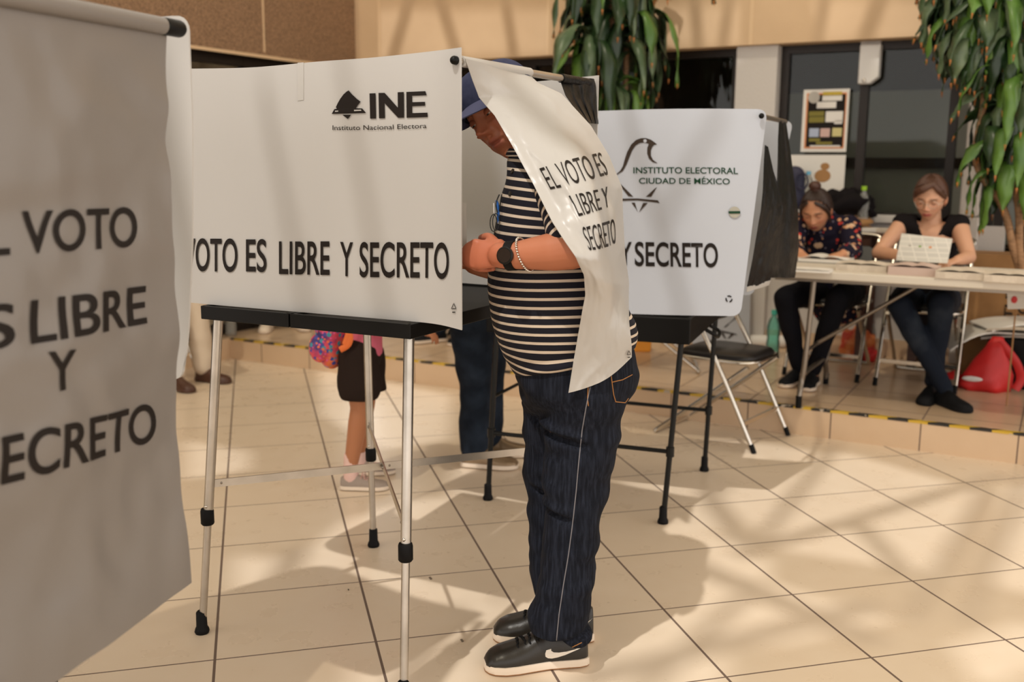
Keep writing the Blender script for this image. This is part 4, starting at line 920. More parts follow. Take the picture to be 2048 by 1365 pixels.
mb.limb([V(.14, 2.45, .82), dep(1145, 1000, 2.44), dep(1122, 1250, 2.44)], [.07, .05, .04], 14); mb.limb([V(.10, 2.59, .82), dep(1110, 960, 2.60), dep(1118, 1190, 2.60)], [.07, .05, .04], 14)
hd, hc, HW, eyes = add_head(HC, HF, HU, 1.04, SK_MAN, V(.37, .105, .065), V(.20, .09, .055), old=True, lid=.75)
def mtint(P, c):
    k = ss(-(P@V(1, 0, 0)), -.02, .06)*(P[:, 2] > .98)*(P[:, 1] < 2.45); return c*(1-k[:, None]*V(.02, .16, .16))
bo = body_obj(man, mb, .0034, SK_MAN, (hd, hc), tintfn=mtint, smooth=3)
eyes_parts(bo, eyes)
# short grey hair under the cap
mb = MB(); R = []
for z in np.linspace(-.055, .06, 10): R.append([HW(np.array([[math.cos(t)*.0795*(1-.05*(z < -.03)), -.012+math.sin(t)*.098, z]]))[0] for t in np.linspace(PI+.12, 2*PI-.12, 22)])
n = 22; mb.add([p for r in R for p in r], [(i*n+j, i*n+j+1, (i+1)*n+j+1, (i+1)*n+j) for i in range(9) for j in range(n-1)]); mb.build('hair', MT['hair_gr'], man, auto=0)
# cap: six panelled crown and a curved brim
capo = MB(); R = []
for i in range(15):
    el = PI/2*i/14; R.append([HW(np.array([[math.cos(t)*(.0865+.0008*abs(math.sin(3*t)))*math.cos(el)**.62, -.006+math.sin(t)*.108*math.cos(el)**.62, .026+.010*max(0, math.sin(t))*math.cos(el)+.084*math.sin(el)**.95]]))[0] for t in np.linspace(0, 2*PI, 48, endpoint=False)])
R.insert(0, [HW(np.array([[math.cos(t)*.0868, -.006+math.sin(t)*.1085, .008+.012*max(0, math.sin(t))-.008*max(0, -math.sin(t))]]))[0] for t in np.linspace(0, 2*PI, 48, endpoint=False)])
capo.rings(R, cap=False); cp = capo.build('cap', MT['navy'], man, auto=0); sm = cp.modifiers.new('thickness', 'SOLIDIFY'); sm.thickness = .0015; sm.offset = 1
mb = MB(); mb.ell(HW(np.array([[0, -.006, .112]]))[0], (.006, .006, .004), nu=10, nv=6); mb.build('button', MT['navy'], cp)
def brim(s, t):
    a = (s-.5)*2*1.30; x = math.sin(a)*.0855; y0 = -.006+math.cos(a)*.107; x1 = math.sin(a)*.079; ln = .076*max(0., math.cos(a*1.195))**.42
    return HW(np.array([[x+(x1-x)*t, y0+ln*t, .030+.006*math.cos(a)-.36*ln*t*.8-.013*math.sin(a)**2-.006*(abs(math.sin(a))**2)*t]]))[0]
mb = MB(); mb.sheet(brim, np.linspace(0, 1, 40), np.linspace(0, 1, 12), .003); mb.build('brim', MT['navy_l'], cp, auto=70)
# jeans
nearR = [(800, 1068, 1258, 2.46, .105), (822, 1080, 1254, 2.455, .098), (870, 1086, 1240, 2.45, .088), (934, 1088, 1225, 2.445, .082), (1000, 1090, 1210, 2.44, .078), (1060, 1086, 1200, 2.44, .076), (1139, 1080, 1191, 2.44, .076), (1200, 1070, 1184, 2.44, .078), (1230, 1062, 1180, 2.44, .080), (1246, 1058, 1176, 2.44, .080), (1262, 1059, 1172, 2.44, .078)]
farR = [(800, 1044, 1200, 2.585, .10), (870, 1047, 1195, 2.59, .088), (940, 1050, 1185, 2.595, .080), (1000, 1053, 1175, 2.60, .074), (1100, 1057, 1170, 2.60, .072), (1160, 1060, 1176, 2.60, .074), (1206, 1066, 1180, 2.60, .076)]
pelv = [(650, 1060, 1256, 2.515, .14), (690, 1035, 1268, 2.515, .155), (722, 1025, 1272, 2.515, .165), (750, 1031, 1275, 2.515, .168), (780, 1037, 1268, 2.515, .165), (800, 1044, 1254, 2.515, .150), (822, 1066, 1236, 2.515, .105)]
mb = MB(); mb.rings(rings_between(nearR, 4, n=28)); mb.rings(rings_between(farR, 4, n=28)); mb.rings(rings_between(pelv, 4))
jm = fuse(mb, .005, 14, 'jeans')
wrinkle(jm, .014, (6, 6, 15), 1.7, lambda P: np.clip(.35+1.3*np.exp(-((P[:, 2]-.09)/.07)**2)+.9*np.exp(-((P[:, 2]-.47)/.07)**2)+1.0*np.exp(-((P[:, 2]-.74)/.09)**2), 0, 1.5)); wrinkle(jm, .0055, (10, 10, 24), 5., lambda P: .5+.9*np.abs(np.sin(P[:, 2]*7)))
P = verts(jm); Nn = normals(jm)
def crease(P, zc, sl, xc, w, a, b): return np.exp(-((P[:, 2]-zc-sl*(P[:, 0]-xc))/w)**2)*ss(P[:, 0], a-.03, a+.01)*(1-ss(P[:, 0], b-.01, b+.04))
dd = -.014*crease(P, .655, -.25, .10, .009, .06, .17)+.012*crease(P, .675, -.25, .10, .012, .06, .16)-.012*crease(P, .455, -.3, .10, .009, .07, .13)+.010*crease(P, .472, -.3, .10, .012, .07, .13)-.012*crease(P, .115, .35, .14, .010, .07, .21)+.012*crease(P, .092, .35, .14, .012, .07, .21)
setv(jm, P+Nn*dd[:, None]); jeans = part('jeans', jm, MT['denim'], man)
jb = bvh_of(jeans)
thread(jb, [(1180, 775), (1172, 815), (1164, 862), (1158, 920), (1152, 985), (1145, 1050), (1137, 1110), (1127, 1170), (1118, 1230), (1112, 1292)], MT['seam_w'], 'side_seam', jeans, .0014)
thread(jb, [(1176, 775), (1175, 800), (1177, 815)], MT['seam_o'], 'stitching', jeans, .0012)
for q in ([(1222, 752), (1227, 790), (1231, 804), (1250, 806), (1258, 795)], [(1223, 765), (1245, 760), (1268, 748)]): thread(jb, q, MT['seam_o'], 'stitching', jeans, .0012)
thread(jb, [(1060, 1274), (1078, 1288), (1110, 1298), (1140, 1297), (1168, 1284)], MT['seam_o'], 'stitching', jeans, .0012)
# shoes
hl, to = fl(1174, 1331), fl(968, 1349)
for nm, hl, to in (('near', fl(1172, 1322), fl(969, 1342)), ('far', fl(1186, 1276), fl(986, 1278))):
    up_, so_, Pm, st = shoe(man, hl[:2], to[:2], 0, .104, .080, MT['leather'], MT['rub_white'], MT['gum'], laces=MT['rubber'])
    # white curved flash on the outer side
    L = np.linalg.norm(to-hl); ub = bvh_of(up_); SW = [(.37, .57), (.345, .40), (.35, .25), (.40, .14), (.48, .10), (.60, .14), (.75, .24), (.90, .38), (1.08, .55), (1.24, .80), (1.12, .66), (.95, .50), (.78, .42), (.62, .40), (.52, .43), (.47, .52), (.47, .62)]
    for side in (1, -1):
        pts = []
        base = [V(*p) for p in SW]
        for a, b in zip(base, base[1:]+base[:1]):
            for k in range(3): pts.append(a+(b-a)*k/3)
        W = []; ok = True
        for a, b in pts:
            x = .44-(a-.345)*.475; q0 = Pm(x, side*.2, st+.004+b*.050); dn = nrm(Pm(x, 0, 0)-Pm(x, side*.2, 0)); h = ub.ray_cast(Vector(tuple(q0)), Vector(tuple(dn)))
            if h[0] is None: W.append(q0+dn*(.2-.036)) 
            else: W.append(V(*h[0])-dn*.0012)
        tri = geometry.tessellate_polygon([[Vector((a, b, 0)) for a, b in pts]]); mb = MB(); mb.add(W, [tuple(t) for t in tri]); mb.build('side_flash', MT['swoosh'], up_, smooth=False)
# watch and bracelet on the left wrist
dw = nrm(KN-EL_); wc = EL_+(WR-EL_)*.985; wn = nrm(V(-.1, -1, .12)-dw*(V(-.1, -1, .12)@dw)); wz = np.cross(dw, wn)
mb = MB(); mb.tube([wc+(wn*math.cos(t)+wz*math.sin(t))*.0335 for t in np.linspace(0, 2*PI, 37)], .0028, 8, sx=1, sy=1); mb = MB(); R = []
for t in np.linspace(0, 2*PI, 40, endpoint=False): R.append([wc+(wn*math.cos(t)+wz*math.sin(t))*(.0315+a)+dw*b for a, b in ((0, -.0105), (.003, -.0105), (.003, .0105), (0, .0105))])
nR = len(R); mb.add([p for r in R for p in r], [(i*4+j, i*4+(j+1) % 4, ((i+1) % nR)*4+(j+1) % 4, ((i+1) % nR)*4+j) for i in range(nR) for j in range(4)])
wt = mb.build('wrist_watch', MT['rubber'], man); mb = MB(); mb.lathe(wc+wn*.031, [(0, 0), (.019, 0), (.0205, .003), (.0205, .008), (.018, .0105), (0, .0105)], axis=wn, n=28); mb.build('watch_case', MT['black_metal'], wt)
mb = MB(); mb.lathe(wc+wn*.0412, [(0, 0), (.0165, 0), (.0165, .0008), (0, .0008)], axis=wn, n=28); mb.build('watch_face', MT['iris'], wt)
bc_ = EL_+(WR-EL_)*.80
mb = MB()
for t in np.linspace(0, 2*PI, 40, endpoint=False): mb.ell(bc_+(wn*math.cos(t)*.037+wz*math.sin(t)*.039)+dw*.012*math.sin(t), (.0032, .0026, .0026), nu=8, nv=6)
mb.build('bracelet', MT['chrome'], man)
# spectacles and blue pen hooked on the shirt front
def on_shirt(u, v, out=.006):
    q, n = cast(sb, u, v); 
    if q is None: q = dep(u, v, 2.47); n = V(-.6, -.8, 0)
    n = n if n@(_C-q) > 0 else -n; return q+n*out
mb = MB(); 
p0 = on_shirt(1008, 392, .012); p1 = on_shirt(1006, 428, .014); p2 = on_shirt(998, 470, .010)
mb.tube(spline([p0, (p0+p1)/2+V(-.006, -.004, 0), p1], 5), .0016, 8); mb.tube(spline([p0+V(.006, 0, 0), p1+V(.004, 0, .004)], 4), .0014, 8)
sp_ = mb.build('spectacles', MT['black_metal'], org=p1); tag(sp_, "folded thin black spectacles hooked on the front of the man's striped shirt", 'spectacles')
for o_ in (0, 1):
    c_ = p1+V(-.004-.006*o_, -.002, -.022-.002*o_); mb = MB(); mb.tube([c_+V(math.cos(t)*.008, math.sin(t)*.004, math.sin(t)*.020) for t in np.linspace(0, 2*PI, 21)], .0011, 6); mb.build('lens_rim', MT['black_metal'], sp_)
pp = on_shirt(1001, 418, .010); mb = MB(); mb.tube([pp+V(.006, .006, -.035), pp+V(.002, .003, .010), pp+V(.000, .002, .016)], [.0038, .0038, .003], 10, rnd=True)
MT['blue'] = mat('blue plastic', (.01, .11, .42), .3); pn = mb.build('pen', MT['blue'], org=pp); tag(pn, 'blue pen clipped to the placket of the striped shirt', 'pen')
mb = MB(); mb.tube([pp+V(-.007, -.003, .012), pp+V(-.006, -.003, -.018)], .0012, 6); mb.build('clip', MT['chrome'], pn)
# grey slip held upright in the fist
c_ = dep(929, 445, 2.40); mb = MB(); mb.box(c_+V(-.03, .008, -.006), (.072, .0016, .105), (nrm(V(1, -.25, 0)), nrm(V(.25, 1, 0)), V(0, 0, 1))); sl_ = mb.build('paper_slip', MT['paper_g'], smooth=False)
tag(sl_, 'grey upright paper slip held in the fist of the man in the striped shirt', 'paper')

# ---- the curtain lying over him
CR_ = [(0, (930, 117, 2.318), (1058, 149, 2.62)), (.07, (944, 158, 2.37), (1076, 166, 2.59)), (.14, (958, 195, 2.41), (1122, 187, 2.60)), (.25, (990, 232, 2.40), (1182, 252, 2.60)), (.35, (1022, 287, 2.36), (1218, 312, 2.60)), (.45, (1067, 370, 2.28), (1244, 376, 2.59)), (.55, (1105, 445, 2.20), (1246, 432, 2.58)), (.65, (1150, 512, 2.145), (1250, 510, 2.56)), (.71, (1168, 550, 2.19), (1258, 565, 2.55)), (.78, (1171, 590, 2.24), (1257, 592, 2.55)), (.86, (1160, 650, 2.28), (1258, 645, 2.56)), (.93, (1149, 712, 2.31), (1263, 690, 2.57)), (1, (1137, 786, 2.335), (1263, 715, 2.575))]
def cbulge(s, t): return math.sin(PI*min(max(s, 0), 1))*float(np.interp(t, [0, .08, .25, .45, .65, .8, 1], [0, .005, .05, .12, .10, .08, .07]))
def cnz(p, s, t):
    k = min(1, max(0, t)*5)
    return k*(.006*noise.noise(Vector((s*2.2+t*2, t*5.5-s*2, .7)))+.0035*noise.noise(Vector((s*1.5, t*19+s*3, 2.)))+.0022*noise.noise(Vector((s*13, t*9, 5.))))
cmid0 = grid_fn(CR_, cbulge, cnz)
NS, NT = 61, 121
G0 = np.array([[cmid0(i/(NS-1), j/(NT-1)) for j in range(NT)] for i in range(NS)])
under = [bvh_of(o) for o in (shirt, sleeve, bo, cp, jeans)]
dd = np.zeros((NS, NT))
for i in range(NS):
    for j in range(3, NT):
        p = G0[i, j]; L_n = np.linalg.norm(p-_C); d_ = (p-_C)/L_n
        for bv in under:
            h = bv.ray_cast(Vector(tuple(_C)), Vector(tuple(d_)))
            if h[0] is not None and h[3] < 3.2: dd[i, j] = max(dd[i, j], L_n-(h[3]-.013))
keep_ = dd.copy()
for _ in range(30):
    b = dd.copy(); b[1:-1] = (dd[:-2]+dd[2:]+2*dd[1:-1])/4; b[:, 1:-1] = (b[:, :-2]+b[:, 2:]+2*b[:, 1:-1])/4; dd = np.maximum(keep_, b)
dd[:, 0] = 0
for i in range(NS):
    for j in range(NT):
        p = G0[i, j]; s_, t_ = i/(NS-1), j/(NT-1); k_ = min(1, t_*6)
        crs = k_*(.0035*abs(noise.noise(Vector((s_*2.5+t_*3, t_*15-s_*4, 4.))))+.003*abs(noise.noise(Vector((s_*6-t_*5, t_*24+s_*3, 8.))))+.0030*(1-min(1, abs(noise.noise(Vector((s_*2, t_*10, 1.5))))*9)))
        G0[i, j] = p-(p-_C)/np.linalg.norm(p-_C)*(dd[i, j]+crs)
def cmid(s, t):
    x = min(max(s, 0), 1)*(NS-1); y = min(max(t, 0), 1)*(NT-1); i = min(int(x), NS-2); j = min(int(y), NT-2); a = x-i; b = y-j
    return G0[i, j]*(1-a)*(1-b)+G0[i+1, j]*a*(1-b)+G0[i, j+1]*(1-a)*b+G0[i+1, j+1]*a*b
mb = MB(); mb.sheet(cmid, np.linspace(0, 1, NS), np.linspace(0, 1, NT), .0010); mc = mb.build('curtain', MT['film'], org=V(.1, 2.4, .8), auto=80)
tag(mc, 'white lettered plastic curtain draped over the back of the man in the striped shirt', 'curtain')
mb = MB(); rr1 = RA+(RB-RA)*.02; rr2 = RA+(RB-RA)*.47; mb.tube([rr1, rr1+(rr2-rr1)*.5, rr2], .0128, 16); mb.build('sleeve', MT['film'], mc)
for txt, q in (('EL VOTO ES', [(1079, 338), (1200, 306), (1216, 350), (1102, 380)]), ('LIBRE Y', [(1138, 392), (1213, 374), (1218, 414), (1158, 434)]), ('SECRETO', [(1163, 455), (1228, 437), (1231, 486), (1178, 502)])):
    put_text(txt, q, cmid, mc, MT['ink'], -.004, off=.0022, s0=.5, t0=.5)
tri_mark((1255, 706), 7, cmid, mc, MT['ink'], .9, .98)
# black film bunched at the far end of that rod
bz = lambda p, s, t: .010*math.sin(s*21+2*t)*(.3+t)+.010*noise.noise(Vector((s*6, t*3, 1.)))
gb = grid_fn([(0, (1120, 150, 2.80), (1188, 158, 2.955)), (.15, (1122, 165, 2.79), (1192, 172, 2.955)), (.5, (1132, 192, 2.77), (1193, 205, 2.955)), (1, (1172, 246, 2.76), (1196, 248, 2.955))], nz=bz)
mb = MB(); mb.sheet(gb, np.linspace(0, 1, 40), np.linspace(0, 1, 24), .0012)
o = mb.build('plastic_bag', MT['black_film'], org=V(.2, 2.85, 1.4), auto=80); tag(o, 'crumpled black plastic bunched on the far end of the curtain rod above the striped man', 'plastic bag')
mb = MB(); mb.tube([RA+(RB-RA)*.72, RA+(RB-RA)*.97], .0125, 14); mb.build('wrap', MT['black_film'], o)
# ------------------------------------------------------------------ the other people
def figure(label, J, skin, lipc, hairc, top_m, bot_m, shoe_m, sole_m, top='short', sc=1., vox=.008, bottoms='long', top_over=.010, hair='up', hair_m=None, head=True, socks=None, shw=.09, group=None, slim=1., lid=.8, hands=True):
    """a dressed person from joint positions; J: C F U chest pelvis, and for side k in 0,1: sh el wr hd hip kn an toe"""
    base = (V(*J['an'][0])+V(*J['an'][1]))/2; t = thing('person', (base[0], base[1], J.get('floor', 0)), label, 'person', group)
    ch, pe, C = V(*J['chest']), V(*J['pelvis']), V(*J['C']); lat = nrm(V(*J['sh'][1])-V(*J['sh'][0])); k = sc*slim
    nb = ch+nrm(C-ch)*.02*sc+V(0, 0, .07*sc); mid = (ch+pe)/2
    # body
    mb = MB(); X, Fw, Up = frame(J['F'], J['U'])
    mb.limb([pe, mid, ch], [.13*k, .115*k, .125*k], 20, sx=1, sy=.66, ref=lat); mb.limb([nb-V(0, 0, .03*sc), (nb+C-Up*.07*sc)/2-Fw*.01*sc, C-Up*.04*sc-Fw*.026*sc], [.055*sc, .05*sc, .047*sc], 16)
    mb.limb([V(*J['sh'][0]), nb-V(0, 0, .045*sc), V(*J['sh'][1])], [.046*k, .052*k, .046*k], 16)
    for i in (0, 1):
        s, e, w = [V(*J[q][i]) for q in ('sh', 'el', 'wr')]; mb.limb([s, s+(e-s)*.5, e], [.05*k, .043*k, .036*k], 14); d = w-e; mb.limb([e, e+d*.3, w], [.037*k, .035*k, .024*k], 14)
        if hands:
            D, N, T = J['hd'][i]; hand(mb, w, V(*D), V(*N), V(*T), .92*sc, curl=J.get('curl', ((25, 30, 32, 35),)*2)[i])
        h, n, a = [V(*J[q][i]) for q in ('hip', 'kn', 'an')]; mb.limb([h, h+(n-h)*.55, n], [.078*k, .066*k, .052*k], 16); d = a-n; mb.limb([n, n+d*.3, a], [.052*k, .050*k, .034*k], 16)
        mb.limb([a, a+V(0, 0, -.025)], [.030*k, .029*k], 12)
    hd = None; eyes = []
    if head: m1, c1, HW_, eyes = add_head(C, J['F'], J['U'], sc, skin, lipc, hairc, female=True, lid=lid); hd = (m1, c1)
    bo_ = body_obj(t, mb, vox, skin, hd, smooth=3); eyes_parts(bo_, eyes)
    # top
    o = top_over; mb = MB(); mb.limb([pe-nrm(ch-pe)*J.get('hem', .07)*sc, pe, mid, ch-nrm(ch-pe)*.02, ch+nrm(ch-pe)*.03*sc], [.140*k+o, .140*k+o, .122*k+o, .128*k+o, .10*k+o], 26, sx=1, sy=.70, ref=lat)
    mb.limb([V(*J['sh'][0]), nb-V(0, 0, .038*sc), V(*J['sh'][1])], [.050*k+o*.7, .064*k+o*.8, .050*k+o*.7], 18)
    for i in (0, 1):
        s, e, w = [V(*J[q][i]) for q in ('sh', 'el', 'wr')]
        if top == 'short': mb.limb([s, s+(e-s)*.6], [.053*k+o, .046*k+o], 16)
        elif top == 'long': mb.limb([s, s+(e-s)*.5, e], [.053*k+o, .046*k+o, .04*k+o], 16); mb.limb([e, e+(w-e)*.55, e+(w-e)*.86], [.04*k+o, .038*k+o, .031*k+o], 16)
        else: mb.limb([s+(nb-s)*.25, s+(nb-s)*.02], [.052*k+o*.7, .047*k+o*.5], 16)
    if J.get('collar'): mb.limb([nb-V(0, 0, .06), nb+(C-nb)*.12], [.095*sc, .066*sc], 18)
    tm = fuse(mb, vox*.8, 4, 'top'); wrinkle(tm, .007*sc, (9, 9, 13), 2.)
    if J.get('vneck'): bm = bmesh.new(); bm.from_mesh(tm); Fh = nrm(V(J['F'][0], J['F'][1], 0)); bmesh.ops.delete(bm, geom=[v for v in bm.verts if (V(*v.co)-nb)@Fh > .0 and abs((V(*v.co)-nb)@lat) < .42*(v.co.z-nb[2]+.13*sc)], context='VERTS'); bm.to_mesh(tm); bm.free()
    part('blouse' if top != 'short' else 'shirt', tm, top_m, t)
    # bottoms
    mb = MB(); mb.limb([pe+nrm(ch-pe)*.04*sc, pe, pe-nrm(ch-pe)*.05*sc], [.135*k, .150*k, .14*k], 22, sx=1, sy=.74, ref=lat)
    for i in (0, 1):
        h, n, a = [V(*J[q][i]) for q in ('hip', 'kn', 'an')]; b = .012 if bottoms != 'tight' else .005
        if bottoms == 'short': mb.limb([h, h+(n-h)*.3, h+(n-h)*.58], [.085*k+b, .090*k+b, .098*k+b], 20); continue
        mb.limb([h, h+(n-h)*.55, n], [.088*k+b, .074*k+b, .057*k+b], 18); d = a-n; f = 1.4 if bottoms == 'long' else 1.; mb.limb([n, n+d*.3, n+d*.7, n+d*1.0], [.057*k+b, .055*k+b, .04*k*f+b, .037*k*f+b], 18)
    bm_ = fuse(mb, vox*.8, 4, 'bottoms')
    if bottoms == 'short': P = verts(bm_); hz = (V(*J['hip'][0])+(V(*J['kn'][0])-V(*J['hip'][0]))*.60)[2]; P[:, 2] = np.maximum(P[:, 2], hz); setv(bm_, P)
    wrinkle(bm_, .006*sc, (10, 10, 16), 6.)
    part('shorts' if bottoms == 'short' else 'trousers', bm_, bot_m, t)
    for i in (0, 1):
        a, to = V(*J['an'][i]), V(*J['toe'][i]); d = nrm(V(to[0]-a[0], to[1]-a[1], 0)); L = J.get('shoe', .25)*1.; z = J.get('fz', (J.get('floor', 0),)*2)[i]; heel = a-d*.055*sc; tip = heel+d*L
        tl = J.get('tilt', (None, None))[i]
        shoe(t, heel[:2], tip[:2], z, shw*sc, .07*sc, shoe_m, sole_m, tilt=tl, laces=socks and MT['lace'])
        if socks: mb = MB(); mb.limb([V(a[0], a[1], z+.06*sc), a+V(0, 0, .045*sc)], [.040*k, .036*k], 14); mb.build('sock', socks, t)
    if head and hair:
        HP, HFc, *_ = HEAD[(False, True)]; y, z = HP[:, 1], HP[:, 2]; lim = np.where(z > .0, .012+z*.52, -.012+z*.25)
        keepv = ((y < lim)|(z > .088))&(z > -.085); idx = {}; n = np.linalg.norm(HP, axis=1, keepdims=True); HPo = HP+HP/n*(.011+.003*np.sin(np.arctan2(HP[:, 0:1], HP[:, 1:2])*26))
        fs = [f for f in HFc if all(keepv[v] for v in f)]; used = sorted({v for f in fs for v in f}); idx = {v: i for i, v in enumerate(used)}
        mb = MB(); mb.add(HW_(HPo[used]), [tuple(idx[v] for v in f) for f in fs]); me = mb.mesh('hair', ORG[t.name]); me.materials.append(hair_m); ho = link('hair', me, ORG[t.name], t, auto=0); q = ho.modifiers.new('thickness', 'SOLIDIFY'); q.thickness = .012; q.offset = -1
        H1 = lambda *p: HW_(np.array([p]))[0]
        mb = MB()
        if hair == 'bun':
            mb.ell(H1(0, -.015, .145), (.034*sc, .034*sc, .028*sc)); mb.limb([H1(0, -.01, .11), H1(0, -.015, .14)], [.03*sc, .028*sc]); mb.build('hair_bun', MT['hair_bun'], ho, auto=0)
            for sx in (-1, 1):
                mb = MB(); mb.limb([H1(sx*.025, .078, .085), H1(sx*.062, .066, .055), H1(sx*.080, .035, .0), H1(sx*.078, .03, -.06)], [.010*sc, .013*sc, .011*sc, .004*sc], 10, sx=1, sy=.6); mb.build('hair_strand', hair_m, ho, auto=0)
        elif hair == 'side':
            mb.limb([H1(-.03, .075, .105), H1(.02, .095, .082), H1(.055, .078, .055), H1(.076, .04, .02)], [.012*sc, .02*sc, .019*sc, .008*sc], 12, sx=1, sy=.6)
            mb.limb([H1(-.028, .078, .104), H1(-.055, .07, .07), H1(-.076, .035, .02)], [.01*sc, .016*sc, .009*sc], 12, sx=1, sy=.6); mb.limb([H1(0, -.105, .02), H1(0, -.135, -.02), H1(0, -.12, -.12)], [.028*sc, .03*sc, .012*sc], 12); mb.build('hair_lock', hair_m, ho, auto=0)
        else: mb.limb([H1(0, -.10, .05), H1(0, -.135, -.01), H1(0, -.12, -.14)], [.032*sc, .04*sc, .015*sc], 12); mb.build('ponytail', hair_m, ho, auto=0)
    return t, (HW_ if head else None)
MT['lace'] = mat('pinkish laces', (.55, .33, .28), .7)
LF = V(1.42, 4.79, 0)
def T(a, b, z=0.): return LF+WD*a-WN*b+V(0, 0, z)
BK = -WN                                                  # away from the camera, across the table
def floral():
    m = mat('navy floral print', (.012, .010, .022), .8, spec=.15); N, L = nt(m); tc = N.new('ShaderNodeTexCoord'); prev = None; b = N['Principled BSDF']; base = (.012, .010, .024, 1); last = None
    for sc_, th, col in ((17, .30, (.62, .42, .28, 1)), (23, .22, (.55, .05, .035, 1)), (20, .22, (.62, .30, .16, 1)), (26, .2, (.16, .14, .18, 1))):
        v = N.new('ShaderNodeTexVoronoi'); v.inputs['Scale'].default_value = sc_; n = N.new('ShaderNodeTexNoise'); n.inputs['Scale'].default_value = 40; L.new(tc.outputs['Object'], n.inputs['Vector'])
        mp = N.new('ShaderNodeMapping'); mp.inputs['Location'].default_value = (sc_, .3*sc_, 0); L.new(tc.outputs['Object'], mp.inputs[0]); L.new(mp.outputs[0], v.inputs['Vector'])
        k = mathn(N, L, 'LESS_THAN', mathn(N, L, 'ADD', v.outputs['Distance'], mathn(N, L, 'MULTIPLY', n.outputs[0], .22)), th+.1)
        x = N.new('ShaderNodeMix'); x.data_type = 'RGBA'; L.new(k, x.inputs[0]); x.inputs[7].default_value = col
        if last is None: x.inputs[6].default_value = base
        else: L.new(last, x.inputs[6])
        last = x.outputs[2]
    L.new(last, b.inputs['Base Color']); return m
MT['floral'] = floral(); MT['blk_knit'] = mat('black lace knit', (.010, .008, .009), .85, bump=(160, .6, .003), spec=.12); MT['legging'] = mat('black leggings', (.007, .007, .010), .85, spec=.1)
MT['blk_shoe'] = mat('black mesh shoe', (.008, .008, .009), .7, spec=.15); MT['pink'] = mat('pink cotton', (.66, .15, .22), .85, spec=.1); MT['blk_short'] = mat('black cotton', (.024, .015, .012), .9, spec=.1)
MT['beige'] = mat('off white chinos', (.66, .55, .43), .85, spec=.1); MT['brown_l'] = mat('brown leather', (.07, .028, .016), .45); MT['sock'] = mat('pale pink sock', (.72, .48, .42), .9); MT['grey_shoe'] = mat('grey knit shoe', (.30, .24, .20), .8)
MT['gold'] = mat('metallic bronze leather', (.24, .16, .09), .35, .4); MT['tee'] = mat('plum cotton', (.05, .03, .05), .85, spec=.1); MT['teegrey'] = mat('grey cotton', (.20, .18, .17), .85, spec=.1)
def unp(u, v, b):                                         # pixel -> point on the upright plane b behind the table front
    P = T(0, b)[:2]; return vp(u, v, P, P+WD[:2])
lipA = V(.30, .05, .05); lipB = V(.45, .10, .085)
# woman with the floral blouse
Ca = unp(1633, 421, .80)
J = dict(floor=PZ, C=Ca, collar=1, F=WN*.86+V(-.05, 0, -.42), U=V(0, 0, .9)+WN*.42+V(-.06, 0, 0), chest=unp(1655, 470, .93), pelvis=T(-.06, 1.02, .60))
J['sh'] = (unp(1602, 447, .88), unp(1700, 452, .90)); J['el'] = (unp(1583, 505, .70), unp(1706, 506, .70)); J['wr'] = (unp(1600, 506, .50), unp(1688, 506, .52))
hd_n = V(0, 0, 1)+WN*.2
J['hd'] = ((WN*.75+WD*.4-V(0, 0, .22), hd_n, WD), (WN*.7-WD*.5-V(0, 0, .22), hd_n, -WD))
J['hip'] = (T(-.15, .98, .60), T(.03, .98, .60)); J['kn'] = (unp(1570, 596, .46), unp(1676, 596, .46)); J['an'] = (unp(1597, 745, .56)*V(1, 1, 0)+V(0, 0, PZ+.09), unp(1627, 745, .54)*V(1, 1, 0)+V(0, 0, PZ+.09))
J['toe'] = (J['an'][0]+WN*.2-WD*.05, J['an'][1]+WN*.2+WD*.01); J['shoe'] = .235
fa, HWa = figure('woman in navy floral blouse with hair bun, reading at the white table', J, SK_A*1.15, lipA, V(.03, .015, .01), MT['floral'], MT['legging'], MT['blk_shoe'], MT['rub_white'], top='long', hair='bun', hair_m=MT['hair_dk'], bottoms='tight', vox=.007, shw=.085, sc=.98)
# woman with the black sleeveless top
Cb = unp(1861, 396, .84)
J = dict(floor=PZ, vneck=1, C=Cb, F=WN*.92+V(-.1, 0, -.33), U=V(0, 0, .95)+WN*.3, chest=unp(1862, 486, .90), pelvis=T(.44, .98, .60))
J['sh'] = (unp(1806, 447, .89), unp(1918, 450, .89)); J['el'] = (unp(1757, 506, .74), unp(1938, 515, .74)); J['wr'] = (unp(1806, 510, .60), unp(1914, 521, .58))
J['hd'] = ((WD*.95+WN*.25, V(0, 0, .3)+WN*.9, V(0, 0, 1)), (WN*.8-WD*.55-V(0, 0, .15), V(0, 0, 1)+WN*.15, -WD))
J['hip'] = (T(.35, .96, .60), T(.53, .96, .60)); J['kn'] = (unp(1800, 612, .44), unp(1883, 606, .44)); J['an'] = (unp(1893, 744, .42)*V(1, 1, 0)+V(0, 0, PZ+.085), unp(1868, 744, .52)*V(1, 1, 0)+V(0, 0, PZ+.095))
J['toe'] = (J['an'][0]+WN*.16+WD*.16, J['an'][1]+WN*.2-WD*.02); J['shoe'] = .24
fb, HWb = figure('woman in black sleeveless top and jeans holding a printed sheet at the table', J, SK_B, lipB, V(.10, .045, .025), MT['blk_knit'], MT['denim_b'], MT['blk_shoe'], MT['blk_shoe'], top='none', hair='side', hair_m=MT['hair_br'], bottoms='tight', vox=.007, sc=.98, shw=.085)
mb = MB()
for sx in (-1, 1): mb.tube([HWb(np.array([[sx*.034+math.cos(q)*.024, .093-abs(math.cos(q)*.006*(1 if math.cos(q)*sx > 0 else 0)), -.006+math.sin(q)*.020]]))[0] for q in np.linspace(0, 2*PI, 25)], .0012, 6)
